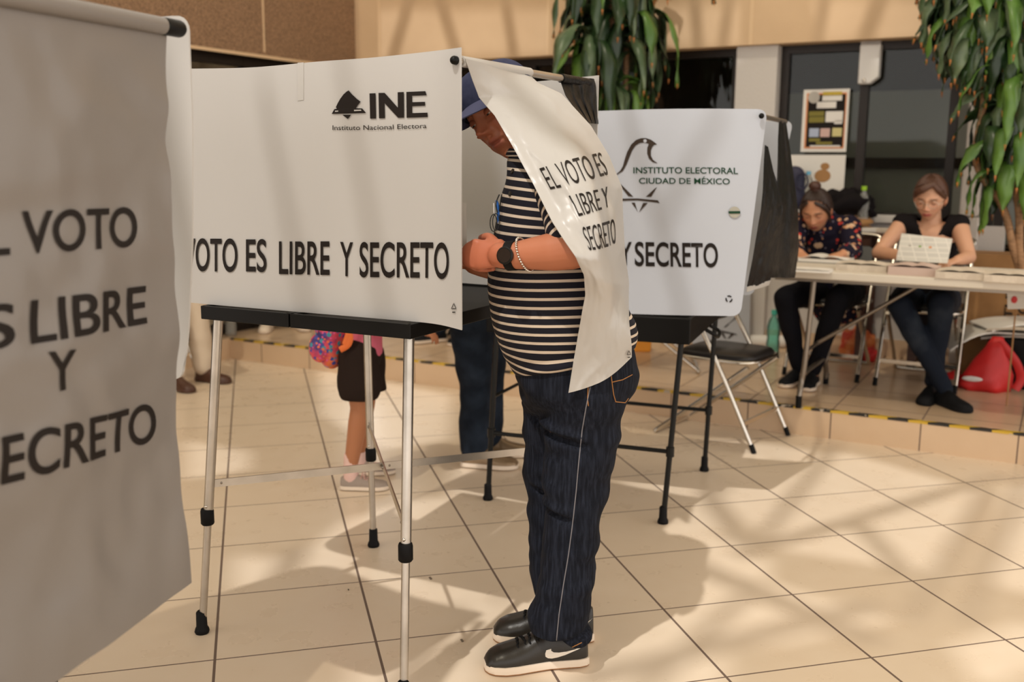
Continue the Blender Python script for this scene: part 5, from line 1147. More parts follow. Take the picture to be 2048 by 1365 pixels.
mb.tube([HWb(np.array([[x, .099, -.002]]))[0] for x in (-.011, 0, .011)], .0012, 6)
for sx in (-1, 1): mb.tube([HWb(np.array([p]))[0] for p in ((sx*.058, .088, -.004), (sx*.076, .05, .0), (sx*.081, -.01, .0))], .0013, 6)
mb.build('eyeglasses', MT['chrome'], fb, auto=0)
# girl with the backpack
gx = fl(707, 968)
def gp(u, v, dy=0): return dep(u, v, 3.95+dy)
J = dict(floor=0, C=V(-.52, 3.99, 1.03), F=V(.85, .45, 0), U=V(.05, 0, 1), chest=V(-.585, 3.98, .80), pelvis=gp(722, 700, .03))
J['sh'] = (V(-.60, 4.08, .84), V(-.56, 3.88, .84)); J['el'] = (V(-.60, 4.15, .68), V(-.50, 3.82, .70)); J['wr'] = (V(-.46, 4.12, .66), V(-.40, 3.90, .66)); J['hd'] = ((V(.9, -.1, 0), V(0, .2, 1), V(0, -1, 0)), (V(.9, .1, 0), V(0, -.2, 1), V(0, 1, 0)))
J['hem'] = -.02; J['hip'] = (gp(732, 712, .10), gp(716, 712, -.04)); J['kn'] = (gp(728, 822, .12), gp(721, 816, -.04)); J['an'] = (gp(718, 925, .16), gp(702, 938, -.03)); J['toe'] = (J['an'][0]+V(.2, .04, 0), J['an'][1]+V(.2, .0, 0)); J['shoe'] = .20
J['an'] = (V(J['an'][0][0], J['an'][0][1], .10), V(J['an'][1][0], J['an'][1][1], .10))
figure('girl in pink shirt and black shorts standing behind the INE voting booth', J, SK_GIRL, V(.3, .1, .08), V(.03, .015, .01), MT['pink'], MT['blk_short'], MT['grey_shoe'], MT['rub_white'], top='short', hair='pony', hair_m=MT['hair_dk'], bottoms='short', vox=.006, sc=.80, socks=MT['sock'], shw=.095)
def dots():
    m = mat('dotted backpack cloth', (.6, .08, .12), .7); N, L = nt(m); tc = N.new('ShaderNodeTexCoord'); b = N['Principled BSDF']; last = None
    n = N.new('ShaderNodeTexNoise'); n.inputs['Scale'].default_value = 9; L.new(tc.outputs['Object'], n.inputs['Vector']); r = N.new('ShaderNodeValToRGB'); L.new(n.outputs[0], r.inputs[0])
    r.color_ramp.elements[0].position = .36; r.color_ramp.elements[0].color = (.05, .03, .16, 1); r.color_ramp.elements[1].position = .43; r.color_ramp.elements[1].color = (.66, .06, .12, 1); e = r.color_ramp.elements.new(.58); e.color = (.75, .16, .05, 1)
    last = r.outputs[0]
    for sc_, th, col in ((38, .36, (.06, .06, .30, 1)), (30, .28, (.05, .28, .36, 1)), (52, .3, (.75, .16, .06, 1)), (44, .22, (.70, .10, .30, 1))):
        v = N.new('ShaderNodeTexVoronoi'); v.inputs['Scale'].default_value = sc_; v.inputs['Randomness'].default_value = .8; mp = N.new('ShaderNodeMapping'); mp.inputs['Location'].default_value = (sc_, sc_*.7, 1); L.new(tc.outputs['Object'], mp.inputs[0]); L.new(mp.outputs[0], v.inputs['Vector'])
        x = N.new('ShaderNodeMix'); x.data_type = 'RGBA'; L.new(mathn(N, L, 'LESS_THAN', v.outputs['Distance'], th), x.inputs[0]); L.new(last, x.inputs[6]); x.inputs[7].default_value = col; last = x.outputs[2]
    L.new(last, b.inputs['Base Color']); return m
MT['dots'] = dots(); MT['orange'] = mat('orange webbing', (.75, .16, .03), .7)
bc0 = gp(662, 662, -.02); mb = MB(); mb.limb([bc0+V(0, 0, -.10), bc0+V(.0, 0, .0), bc0+V(.02, 0, .16)], [.055, .075, .07], 24, sx=1.25, sy=.85, ref=(0, 1, 0)); mb2 = fuse(mb, .007, 3); setv(mb2, verts(mb2)); 
bp_ = thing('backpack', (bc0[0], bc0[1], bc0[2]-.16), 'bright pink backpack with coloured dots on the back of the girl', 'backpack'); part('bag', mb2, MT['dots'], bp_)
mb = MB(); mb.ell(bc0+V(-.035, -.05, -.06), (.045, .04, .06)); mb.build('front_pocket', MT['dots'], bp_)
for q in ([(690, 655), (700, 672), (696, 690), (680, 700)], [(690, 610), (705, 630), (700, 660), (690, 690)]): mb = MB(); mb.tube(spline([gp(u, v, -.12) for u, v in q], 5), .009, 8, sx=1.4, sy=.5); mb.build('strap', MT['orange'], bp_)
mb = MB(); p = gp(633, 665, -.1); mb.tube([p+V(-.005, 0, .02), p+V(.03, -.01, .015)], .007, 8); mb.build('buckle', MT['tape'], bp_)
# person in jeans behind the booth
J = dict(floor=0, C=V(-.02, 4.27, 1.50), F=V(.8, .35, -.35), U=V(.1, 0, 1), chest=V(-.08, 4.26, 1.20), pelvis=dep(953, 590, 4.25))
J['sh'] = (V(-.06, 4.42, 1.27), V(-.03, 4.10, 1.27)); J['el'] = (V(.0, 4.46, 1.04), V(.03, 4.06, 1.04)); J['wr'] = (V(.16, 4.36, .98), V(.18, 4.16, .98)); J['hd'] = ((V(.9, -.2, -.1), V(0, .2, 1), V(0, -1, 0)), (V(.9, .2, -.1), V(0, -.2, 1), V(0, 1, 0)))
J['hip'] = (dep(972, 615, 4.34), dep(940, 615, 4.16)); J['kn'] = (dep(978, 765, 4.36), dep(950, 765, 4.20)); J['an'] = (V(-.105, 4.42, .09), V(-.165, 4.24, .09)); J['toe'] = (V(.1, 4.40, 0), V(.05, 4.20, 0)); J['shoe'] = .255
figure('person in blue jeans and bronze shoes standing behind the voter at the black-legged booth', J, SK_A, lipA, V(.03, .015, .01), MT['tee'], MT['denim_m'], MT['gold'], MT['rub_white'], top='short', hair='pony', hair_m=MT['hair_dk'], bottoms='long', vox=.008, shw=.095, slim=1.0)
# seated people farther back
def sitter(label, seat, face, skin, top_m, bot_m, shoe_m, sole_m, hair_m, floor, feet=None, sc=.95, bottoms='long', seat_h=.42, shoe_l=.25):
    F = nrm(V(face[0], face[1], 0)); S = V(F[1], -F[0], 0); z = floor+seat_h+.06; p = V(seat[0], seat[1], z)
    J = dict(floor=floor, C=p+F*.06+V(0, 0, .72*sc), F=F+V(0, 0, -.2), U=V(0, 0, 1)+F*.15, chest=p+F*.02+V(0, 0, .40*sc), pelvis=p+V(0, 0, .03))
    J['sh'] = (p-S*.17*sc+V(0, 0, .48*sc), p+S*.17*sc+V(0, 0, .48*sc)); J['el'] = (p-S*.22*sc+F*.06+V(0, 0, .22*sc), p+S*.22*sc+F*.06+V(0, 0, .22*sc)); J['wr'] = (p-S*.12+F*.28+V(0, 0, .13), p+S*.12+F*.28+V(0, 0, .13))
    J['hd'] = ((F+S*.2-V(0, 0, .2), V(0, 0, 1), S), (F-S*.2-V(0, 0, .2), V(0, 0, 1), -S)); J['hip'] = (p-S*.09, p+S*.09)
    a = feet or ((.42, -.11), (.44, .11)); J['kn'] = tuple(p+F*(.40*sc)+S*(.11*(-1, 1)[i])+V(0, 0, .01) for i in (0, 1)); J['an'] = tuple(V(p[0], p[1], floor+.095)+F*a[i][0]+S*a[i][1] for i in (0, 1)); J['toe'] = tuple(J['an'][i]+F*.2+S*(-.04, .04)[i] for i in (0, 1)); J['shoe'] = shoe_l
    return figure(label, J, skin, lipA, V(.03, .015, .01), top_m, bot_m, shoe_m, sole_m, top='short', hair='pony', hair_m=hair_m, bottoms=bottoms, vox=.010, sc=sc, shw=.09)
def folding_chair(P, face, label, group='folding chairs', seat_m=None, w=.40):
    """P plan centre under the seat, face the way the sitter looks"""
    z0 = P[2]; F = nrm(V(face[0], face[1], 0)); S = V(F[1], -F[0], 0); c = V(*P); Z = V(0, 0, 1); t = thing('folding_chair', c, label, 'chair', group); h = .41
    for sx in (-1, 1):
        mb = MB(); mb.tube(spline([c+F*.24+S*sx*w/2+Z*.03, c+F*.05+S*sx*w/2+Z*.40, c-F*.16+S*sx*w/2+Z*.76], 6), .0105, 12); lg = mb.build('leg', MT['chrome'], t); mb = MB(); mb.tube([c+F*.255+S*sx*w/2+Z*.0, c+F*.237+S*sx*w/2+Z*.04], .0125, 12); mb.build('rubber_foot', MT['rubber'], lg)
    q = w/2-.03; lp = [c+F*.19+S*q+Z*.395, c-F*.10+S*q+Z*.16, c-F*.265+S*q+Z*.03, c-F*.285+S*(q-.025)+Z*.0115, c-F*.285-S*(q-.025)+Z*.0115, c-F*.265-S*q+Z*.03, c-F*.10-S*q+Z*.16, c+F*.19-S*q+Z*.395]
    mb = MB(); mb.tube(spline(lp, 6), .0105, 12); mb.build('rear_loop', MT['chrome'], t)
    mb = MB(); mb.tube(spline([c-F*.16+S*w/2+Z*.75, c-F*.175+S*(w/2-.03)+Z*.785, c-F*.175-S*(w/2-.03)+Z*.785, c-F*.16-S*w/2+Z*.75], 6), .0105, 12); mb.build('top_rail', MT['chrome'], t)
    mb = MB(); mb.beam(c+F*.19+S*w/2+Z*.13, c+F*.19-S*w/2+Z*.13, .012, .02); mb.build('stretcher', MT['chrome'], t)
    def pad(x0, x1, y, z, th, ax):
        R = []
        for k, g in ((0, .94), (.3, 1.), (.7, 1.), (1, .93)): R.append([c+F*((x0+x1)/2+(x1-x0)/2*g*np.sign(math.cos(a))*abs(math.cos(a))**.45)+S*(y*g*np.sign(math.sin(a))*abs(math.sin(a))**.45)+Z*(z+th*k) for a in np.linspace(0, 2*PI, 32, endpoint=False)])
        return R
    mb = MB(); mb.rings(pad(-.19, .20, w/2-.015, .405, .038, 0)); st_ = mb.build('seat', MT['vinyl'], t, auto=60)
    mb = MB(); mb.tube([c+F*(.005+.205*np.sign(math.cos(a))*abs(math.cos(a))**.45)+S*((w/2-.008)*np.sign(math.sin(a))*abs(math.sin(a))**.45)+Z*.412 for a in np.linspace(0, 2*PI, 41)], .0085, 10); mb.build('seat_frame', MT['chrome'], t)
    mb = MB(); b0 = c-F*.115+Z*.62; up = nrm(-F*.21+Z*.36); mb.prism([b0+S*x+up*y for x, y in ((-w/2+.02, -.06), (w/2-.02, -.06), (w/2-.02, .10), (w/2-.05, .12), (-w/2+.05, .12), (-w/2+.02, .10))], nrm(np.cross(S, up))*.022); mb.build('backrest', MT['vinyl'], t, smooth=False, bevel=.006)
    return t
f1_, f2_, r1_, r2_ = fl(1493, 903), fl(1541, 867), fl(1348, 875), fl(1405, 843); fm, rm = (f1_+f2_)/2, (r1_+r2_)/2; dr = nrm(fm-rm)
folding_chair((fm+rm)/2+V(0, 0, 0), dr, 'folding chair with black seat on the lower floor beside the black-legged booth')
folding_chair(V(*(T(-.06, 1.0))[:2], PZ), WN, 'folding chair under the woman in the floral blouse')
folding_chair(V(*(T(.44, .97))[:2], PZ), WN, 'folding chair under the woman in the black sleeveless top')
q = fl(1300, 742, PZ); folding_chair(V(q[0], q[1]+.12, PZ), V(-1, .1, 0), 'empty folding chair on the platform behind the man and the second booth')
wl = fl(428, 772)
def place_sitter_on(label, ankle, face, *a, **k):
    F = nrm(V(face[0], face[1], 0)); seat = V(ankle[0], ankle[1])-F[:2]*.43; sitter(label, seat, face, *a, **k); return seat
s_ = place_sitter_on('seated person in off-white trousers and brown shoes beside the left curtain', V(wl[0]-.15, wl[1]+.03), V(.75, -.5, 0), SK_A, MT['teegrey'], MT['beige'], MT['brown_l'], MT['brown_l'], MT['hair_dk'], 0.)
folding_chair(V(s_[0], s_[1], 0), V(.75, -.5, 0), 'folding chair under the person in off-white trousers')
w2 = fl(560, 664, PZ); s_ = place_sitter_on('seated person with pale shoes at the back, hidden by the INE panel', V(w2[0], w2[1]+.12), V(.3, -1, 0), SK_B, MT['tee'], MT['denim_b'], MT['rub_white'], MT['rub_white'], MT['hair_br'], PZ)
folding_chair(V(s_[0], s_[1], PZ), V(.3, -1, 0), 'folding chair at the back, under the person with pale shoes')
w3 = fl(868, 690, PZ); s_ = place_sitter_on('seated person in jeans and black sneakers behind the man, right of the girl', V(w3[0]+.08, w3[1]+.1), V(-.75, -.7, 0), SK_A, MT['teegrey'], MT['denim_m'], MT['blk_shoe'], MT['rub_white'], MT['hair_dk'], PZ, feet=((.33, -.10), (.46, .05)))
folding_chair(V(s_[0], s_[1], PZ), V(-.75, -.7, 0), 'folding chair under the person in black sneakers')

# ================================================================== FURNITURE AND THINGS
TZ = .822
tb = thing('folding_table', T(.8, .3), 'long white folding table with grey tube legs under the papers', 'table')
TL_ = 1.9; a0, a1 = -.16, -.16+TL_
mb = MB(); mb.box(T((a0+a1)/2, .31, TZ-.019), (a1-a0, .66, .038), (WD, BK, (0, 0, 1))); MT['tabletop'] = mat('cream plastic table top', (.66, .60, .51), .5); mb.build('tabletop', MT['tabletop'], tb, smooth=False, bevel=.006)
mb = MB(); mb.box(T((a0+a1)/2, .31, TZ-.045), (a1-a0-.02, .63, .016), (WD, BK, (0, 0, 1))); mb.build('apron', MT['steel_dk'], tb, smooth=False)
for x, sg in ((0, 1), (TL_-.32, -1)):
    for b in (.03, .58):
        e = -.02 if b < .3 else .02
        mb = MB(); mb.tube(spline([T(x+.03*sg, b, TZ-.05), T(x+.01*sg, b, .36), T(x, b, .27), T(x, b+e*1.4, .22), T(x, b+e*2., PZ+.02)], 6), .0135, 12); lg = mb.build('leg', MT['steel_dk'], tb); mb = MB(); mb.tube([T(x, b+e*2., PZ), T(x, b+e*2, PZ+.06)], .0155, 12); mb.build('rubber_foot', MT['rubber'], lg)
    mb = MB(); mb.tube([T(x, .03, .30), T(x, .58, .30)], .011, 12); mb.build('crossbar', MT['steel_dk'], tb)
    mb = MB(); mb.tube([T(x+.01*sg, .30, .42), T(x+.50*sg, .30, TZ-.055)], .010, 10); mb.build('brace', MT['steel_dk'], tb)
    mb = MB(); mb.tube([T(x+.01*sg, .03, .42), T(x+.01*sg, .58, .42)], .009, 10); mb.build('crossbar', MT['steel_dk'], tb)
def book(u, v, w, d, h, label, m, name='register_book', cat='book', rot=0., open_=False, group='registers on the white table', z=TZ):
    c = fl(u, v, z); ax = (WD*math.cos(rot)+BK*math.sin(rot), BK*math.cos(rot)-WD*math.sin(rot), V(0, 0, 1)); t = thing(name, c, label, cat, group)
    n = max(3, int(h/.008))
    mb = MB(); mb.box(c+V(0, 0, .0015), (w, d, .003), ax); mb.build('cover', MT['ink'] if open_ else m, t, smooth=False)
    def page(s, q): return c+ax[0]*(s-.5)*w*.98+ax[1]*(q-.5)*d*.98+V(0, 0, .006+h*(.55+.45*math.sin(PI*min(1, abs(s-.5)*2+.15))*(1 if open_ else .35)))
    mb = MB(); mb.sheet(page, np.linspace(0, 1, 17), np.linspace(0, 1, 5), .002); mb.box(c+V(0, 0, .003+h*.28), (w*.965, d*.965, h*.56), ax); mb.build('pages', m, t, auto=60)
    return t
book(1652, 524, .26, .19, .030, 'open white register book under the hands of the floral-blouse woman', MT['paper'], open_=True)
book(1620, 543, .20, .12, .012, 'thin white booklet at the left end of the white table', MT['paper'], rot=.05)
book(1727, 541, .24, .15, .05, 'cream paper stack between the open register and the pinkish stack', MT['paper_w'])
book(1828, 549, .22, .15, .062, 'pinkish paper stack in front of the woman in the black top', MT['paper_p'])
book(1922, 556, .21, .16, .05, 'white-topped paper stack right of the pinkish one on the table', MT['paper_w'])
book(2018, 563, .20, .15, .05, 'paper stack at the right picture edge on the white table', MT['paper_w'])
# printed sheet held up
lt = mat('printed listing paper', (.62, .59, .53), .75); N, L = nt(lt); br_ = N.new('ShaderNodeTexBrick'); tc = N.new('ShaderNodeTexCoord'); mp = N.new('ShaderNodeMapping'); mp.inputs['Rotation'].default_value = (math.radians(90), 0, 0); L.new(tc.outputs['Object'], mp.inputs[0]); L.new(mp.outputs[0], br_.inputs['Vector'])
br_.inputs['Color1'].default_value = (.60, .58, .53, 1); br_.inputs['Color2'].default_value = (.53, .51, .47, 1); br_.inputs['Mortar'].default_value = (.68, .65, .59, 1); br_.inputs['Scale'].default_value = 18; br_.inputs['Mortar Size'].default_value = .05; br_.offset = 0; br_.inputs['Brick Width'].default_value = .9; br_.inputs['Row Height'].default_value = .42; L.new(br_.outputs[0], N['Principled BSDF'].inputs['Base Color'])
c4 = [unp(1803, 467, .42), unp(1905, 478, .42), unp(1895, 527, .32), unp(1792, 521, .32)]
sh_ = lambda s, t: (c4[0]*(1-s)+c4[1]*s)*(1-t)+(c4[3]*(1-s)+c4[2]*s)*t+WN*.012*math.sin(PI*s)
mb = MB(); mb.sheet(sh_, np.linspace(0, 1, 12), np.linspace(0, 1, 6), .002); o = mb.build('printed_sheet', lt, auto=60); tag(o, 'large printed sheet held upright by the woman in the black top', 'paper')
MT['dotg'] = mat('green print', (.25, .40, .12), .7); MT['doto'] = mat('orange print', (.75, .30, .12), .7)
for s, m_ in ((.22, MT['paper_g']), (.42, MT['dotg']), (.62, MT['doto'])): mb = MB(); p = sh_(s, .42)+WN*.003; mb.lathe(p, [(0, 0), (.007, 0), (.007, .001), (0, .001)], axis=WN, n=10); mb.build('printed_mark', m_, o)
# things on and around the wall
def wbox(u0, v0, u1, v1, th, out, m, name, label, cat, bevel=.004, parent=None):
    a0_, z1_ = wa(u0, v0, out); a1_, z0_ = wa(u1, v1, out); mb = MB(); mb.box(wall((a0_+a1_)/2, out, (z0_+z1_)/2), (abs(a1_-a0_), th, z1_-z0_), (WD, WN, (0, 0, 1))); o = mb.build(name, m, parent, smooth=False, bevel=bevel)
    return tag(o, label, cat) if label else o
ps = wbox(1608, 180, 1692, 304, .004, .05, MT['paper'], 'poster', 'black poster with white border on the window above the floral-blouse woman', 'poster', 0)
wbox(1614, 187, 1687, 297, .002, .0535, MT['doto'], 'border', None, None, 0, ps); wbox(1617, 190, 1685, 294, .002, .0550, MT['ink'], 'print_area', None, None, 0, ps)
MT['yell'] = mat('yellow print', (.55, .40, .05), .7); MT['olive'] = mat('olive print', (.22, .19, .03), .7); MT['blu'] = mat('pale blue note', (.42, .48, .62), .7); MT['pnk'] = mat('pale pink note', (.62, .42, .38), .7); MT['ylw'] = mat('pale yellow note', (.62, .55, .25), .7)
for q, m_ in (((1646, 184, 1684, 190), 'yell'), ((1645, 192, 1684, 201), 'paper'), ((1634, 204, 1672, 216), 'paper'), ((1618, 223, 1648, 232), 'olive'), ((1618, 234, 1648, 245), 'olive'), ((1652, 223, 1685, 244), 'paper'), ((1669, 240, 1684, 248), 'paper'), ((1619, 257, 1637, 274), 'blu'), ((1641, 257, 1659, 274), 'pnk'), ((1665, 256, 1683, 273), 'ylw'), ((1618, 277, 1640, 283), 'olive'), ((1632, 284, 1664, 289), 'olive'), ((1620, 291, 1680, 294), 'paper')):
    wbox(*q, .002, .0565, MT[m_], 'printed_patch', None, None, 0, ps)
a_, z_ = wa(1628, 195, .0565); mb = MB(); mb.lathe(wall(a_, .0565, z_), [(0, 0), (.036, 0), (.036, .0015), (0, .0015)], axis=WN, n=24); mb.build('round_print', MT['paper_g'], ps)
p2_ = wbox(1581, 310, 1684, 432, .003, .05, MT['paper'], 'paper_notice', 'white paper notice with small brown picture under the black poster', 'notice', 0)
for c_, r_ in (((1645, 352), .05), ((1650, 333), .028)): a_, z_ = wa(*c_, .0525); mb = MB(); mb.ell(wall(a_, .0525, z_), (r_, .0015, r_*.8), (WD, WN, (0, 0, 1))); mb.build('printed_picture', MT['card'], p2_)
ds = thing('dispenser', wall(wa(1740, 168, .1)[0], .1, wa(1740, 168, .1)[1]), 'white wall dispenser hanging on the dark window mullion above the poster', 'dispenser')
MT['wht'] = mat('white plastic', (.74, .72, .69), .35)
a0_, zt_ = wa(1723, 91, .06); a1_, zb_ = wa(1759, 168, .06); mb = MB(); mb.prism([wall(x, .03, z) for x, z in ((a0_, zt_), (a1_, zt_), (a1_, zb_+.04), (a1_-.05, zb_), (a0_, zb_))], WN*.08); mb.build('housing', MT['wht'], ds, smooth=False, bevel=.008)
a_, z_ = wa(1728, 161, .11); mb = MB(); mb.ell(wall(a_, .112, z_), (.012, .006, .012), (WD, WN, (0, 0, 1))); mb.build('button', MT['chrome'], ds)
mb = MB(); a_, z_ = wa(1742, 88, .05); mb.box(wall(a_, .03, z_+.02), (a1_-a0_-.005, .06, .09), (WD, WN, (0, 0, 1))); mb.build('bracket', MT['whitewall'], ds, smooth=False)
# side table with bottle and bags
sz_ = .93; c_ = wall(wa(1750, 455, .24)[0], .24, 0); st_t = thing('side_table', V(c_[0], c_[1], PZ), 'brown side table against the wall behind the two seated women', 'table')
MT['wood'] = mat('dark reddish wood', (.085, .032, .018), .45, var=(5, (.06, .022, .012), .4, .6, (1, 1, 6)))
mb = MB(); mb.box(c_+V(0, 0, sz_-.012), (.62, .34, .024), (WD, WN, (0, 0, 1))); mb.build('tabletop', MT['wood'], st_t, smooth=False, bevel=.003)
for x in (-.02, .28):
    for y in (-.14, .14): mb = MB(); mb.box(c_+WD*x+WN*y+V(0, 0, (PZ+sz_-.02)/2), (.05, .04, sz_-.02-PZ), (WD, WN, (0, 0, 1))); mb.build('leg', MT['wood'], st_t, smooth=False)
def bottle(c, h, r, m, capm, label, water=None, group=None):
    t = thing('bottle', c, label, 'bottle', group); mb = MB(); mb.lathe(c, [(0, .0), (r*.85, .0), (r, .012), (r*.96, h*.22), (r, h*.3), (r*.88, h*.42), (r, h*.52), (r*.97, h*.66), (r*.7, h*.8), (r*.36, h*.87), (r*.34, h*.93), (0, h*.93)], n=20); mb.build('bottle_body', m, t)
    mb = MB(); mb.lathe(c, [(0, h*.91), (r*.45, h*.91), (r*.45, h), (0, h)], n=16); mb.build('bottle_cap', capm, t); return t
MT['lime'] = mat('lime plastic', (.35, .62, .02), .4); MT['teal'] = mat('teal plastic', (.05, .42, .32), .4); MT['sky'] = mat('light blue plastic', (.12, .42, .62), .4); MT['redp'] = mat('red plastic', (.62, .02, .02), .45, bump=(12, .5, .008)); MT['snack'] = mat('orange printed snack film', (.75, .24, .07), .4, var=(14, (.60, .05, .02), .45, .6), bump=(20, .8, .008))
def on_side(u, zz=0): a_ = wa(u, 400, .26)[0]; return wall(a_, .26, sz_+zz)
bottle(on_side(1727), .27, .036, MT['pet'], MT['lime'], 'clear water bottle with lime green cap on the brown side table')
bottle(wall(wa(1618, 360, .1)[0], .12, .985+.06), .24, .033, MT['pet'], MT['sky'], 'clear bottle with light blue cap behind the bun of the floral-blouse woman')
mb = MB(); mb.box(wall(wa(1605, 360, .1)[0], .12, .985+.03), (.26, .1, .06), (WD, WN, (0, 0, 1))); o = mb.build('ledge_box', MT['whitewall'], smooth=False, bevel=.004); tag(o, 'low white ledge box under the blue-capped bottle behind the floral-blouse woman', 'box')
def lump(name, label, cat, c, r, m, seed, squash=1., amp=.35, z0=None):
    mb = MB(); mb.ell((0, 0, 0), (1, 1, 1), nu=40, nv=26); P = np.array(mb.v); d = np.array([noise.noise(Vector(tuple(p*1.6+seed)))+.5*noise.noise(Vector(tuple(p*4+seed))) for p in P]); P = P*(1+amp*d)[:, None]; P[:, 2] = np.maximum(P[:, 2], -.75)
    P = P*np.array(r); P[:, 2] -= P[:, 2].min(); mb.v = [tuple(p+np.asarray(c)) for p in P]; o = mb.build(name, m, org=c, auto=0); return tag(o, label, cat)
lump('handbag', 'black soft bag heaped on the brown side table behind the floral-blouse woman', 'bag', on_side(1693, .075)-WN*.02, (.17, .10, .10), MT['blk_knit'], 2.)
lump('handbag', 'tan crumpled bag on the side table below the black one', 'bag', on_side(1697)+WN*.03, (.15, .09, .055), MT['card'], 5.)
for u, m_, lb in ((1747, MT['paper'], 'small white paper pack on the side table, right of the green-capped bottle'), (1776, MT['paper_w'], 'small cream paper pack on the side table, behind the arm of the black-top woman')):
    p = on_side(u)+WN*.03; mb = MB(); mb.box(p+V(0, 0, .012), (.085, .12, .024), (WD, WN, (0, 0, 1))); o = mb.build('paper_pack', m_, smooth=False, bevel=.003); tag(o, lb, 'paper')
p = wall(wa(1590, 372, .12)[0], .14, wa(1590, 372, .12)[1]); MT['navyb'] = mat('navy nylon', (.018, .018, .05), .6)
bkp = thing('hanging_bag', p-V(0, 0, .12), 'navy bag hanging on the window behind the second booth curtain', 'bag'); mb = MB(); mb.limb([p-V(0, 0, .09), p+V(0, 0, .06)], [.075, .065], 18, sx=1, sy=.6, ref=WD); mb.build('bag', MT['navyb'], bkp); mb = MB(); mb.tube([p+WD*(.06+.035*math.cos(q))+WN*.05+V(0, 0, .03+.05*math.sin(q)) for q in np.linspace(0, 2*PI, 19)], .006, 8); mb.build('strap', MT['navyb'], bkp)
bottle(fl(1544, 716, PZ), .30, .042, MT['pet_teal'], MT['teal'], 'teal water bottle standing on the platform left of the floral-blouse woman')
bottle(fl(1733, 716, PZ)+BK*.12, .22, .032, MT['pet'], MT['redp'], 'bottle with red cap standing behind the snack bags')
bottle(fl(462, 672, PZ), .26, .04, MT['pet'], MT['wht'], 'clear bottle on the platform behind the left leg of the INE booth')
for (u, v), lb, sd in (((1703, 716), 'orange snack bag nearest the floral-blouse woman, on the platform', 1.), ((1722, 712), 'orange and red snack bag standing on the platform left of the red-capped bottle', 4.), ((1732, 722), 'crumpled red snack bag lying in front of the red-capped bottle', 8.)):
    lump('snack_bag', lb, 'bag', fl(u, v, PZ), (.07, .05, .105 if sd < 6 else .05), MT['snack'] if sd < 6 else MT['redp'], sd)
mb = MB(); p = fl(1524, 694, PZ); mb.lathe(p+V(-.11, 0, .04), [(0, 0), (.04, 0), (.04, .25), (0, .25)], axis=(1, -.1, 0), n=20); tag(mb.build('paper_roll', MT['paper'], auto=50), 'white paper roll lying on the platform beside the teal bottle', 'paper roll')
MT['orng'] = mat('orange yellow plastic', (.72, .28, .02), .45)
p = fl(1284, 706, PZ); mb = MB(); mb.box(p+V(0, .06, .05), (.12, .10, .10)); o = mb.build('plastic_box', MT['orng'], smooth=False, bevel=.012); tag(o, 'orange plastic box on the platform just right of the striped man', 'box')
# spare screen leaning at the back
la, lb_ = fl(1425, 700, PZ), fl(1498, 698, PZ); lt_ = V(.0, .06, .58)
lean = lambda s, t: la+V(-.12, .06, 0)+(lb_-la+V(.12, -.06, 0))*s+lt_*t
mb = MB(); mb.sheet(lean, np.linspace(0, 1, 8), np.linspace(0, 1, 8), .006); ln_ = mb.build('spare_panel', MT['panel2'], smooth=False); tag(ln_, 'spare white booth panel leaning on the column behind the folding chair', 'panel')
put_poly([[(1437, 660), (1472, 668), (1474, 671), (1437, 664)], [(1447, 655), (1452, 655), (1477, 627), (1474, 636)], [(1440, 666), (1447, 667), (1453, 680), (1448, 676)], [(1454, 679), (1463, 667), (1470, 668), (1459, 677)]], lambda x, y: (x, y), lean, ln_, MT['brown_ink'], off=.006)
# right: boxes, bin, papers, red bag
bx = unp(2017, 560, 1.46); b0_ = V(bx[0], bx[1], PZ)
cb_ = thing('cardboard_box', b0_, 'brown cardboard box with dark vertical print at the right picture edge', 'box'); hB = zat(1990, 507, b0_[1])-PZ
mb = MB(); mb.box(b0_+V(0, 0, hB/2), (.40, .26, hB), (WD, WN, (0, 0, 1))); mb.build('box_body', MT['card'], cb_, smooth=False, bevel=.004)
bxf = lambda s, t: b0_+WN*.131+WD*(s-.5)*.4+V(0, 0, t*hB)
for txt, s0, s1 in (('INSTITUTO', .50, .60), ('ELECTORAL', .67, .79)):
    mb_ = lay(text_shape(txt, .02), [(s0, .15), (s0, .88), (s1, .88), (s1, .15)], bxf, .003, 10, 3); part('lettering', mb_, MT['brown_ink'], cb_)
bn = unp(2046, 700, 1.06); bn = V(bn[0], bn[1], PZ); mb = MB(); mb.box(bn+V(.06, .05, .14), (.40, .26, .28), (WD, WN, (0, 0, 1))); o = mb.build('black_crate', MT['black_pl'], smooth=False, bevel=.012); tag(o, 'black crate under the loose papers at the right picture edge', 'crate')
cz = PZ+.425
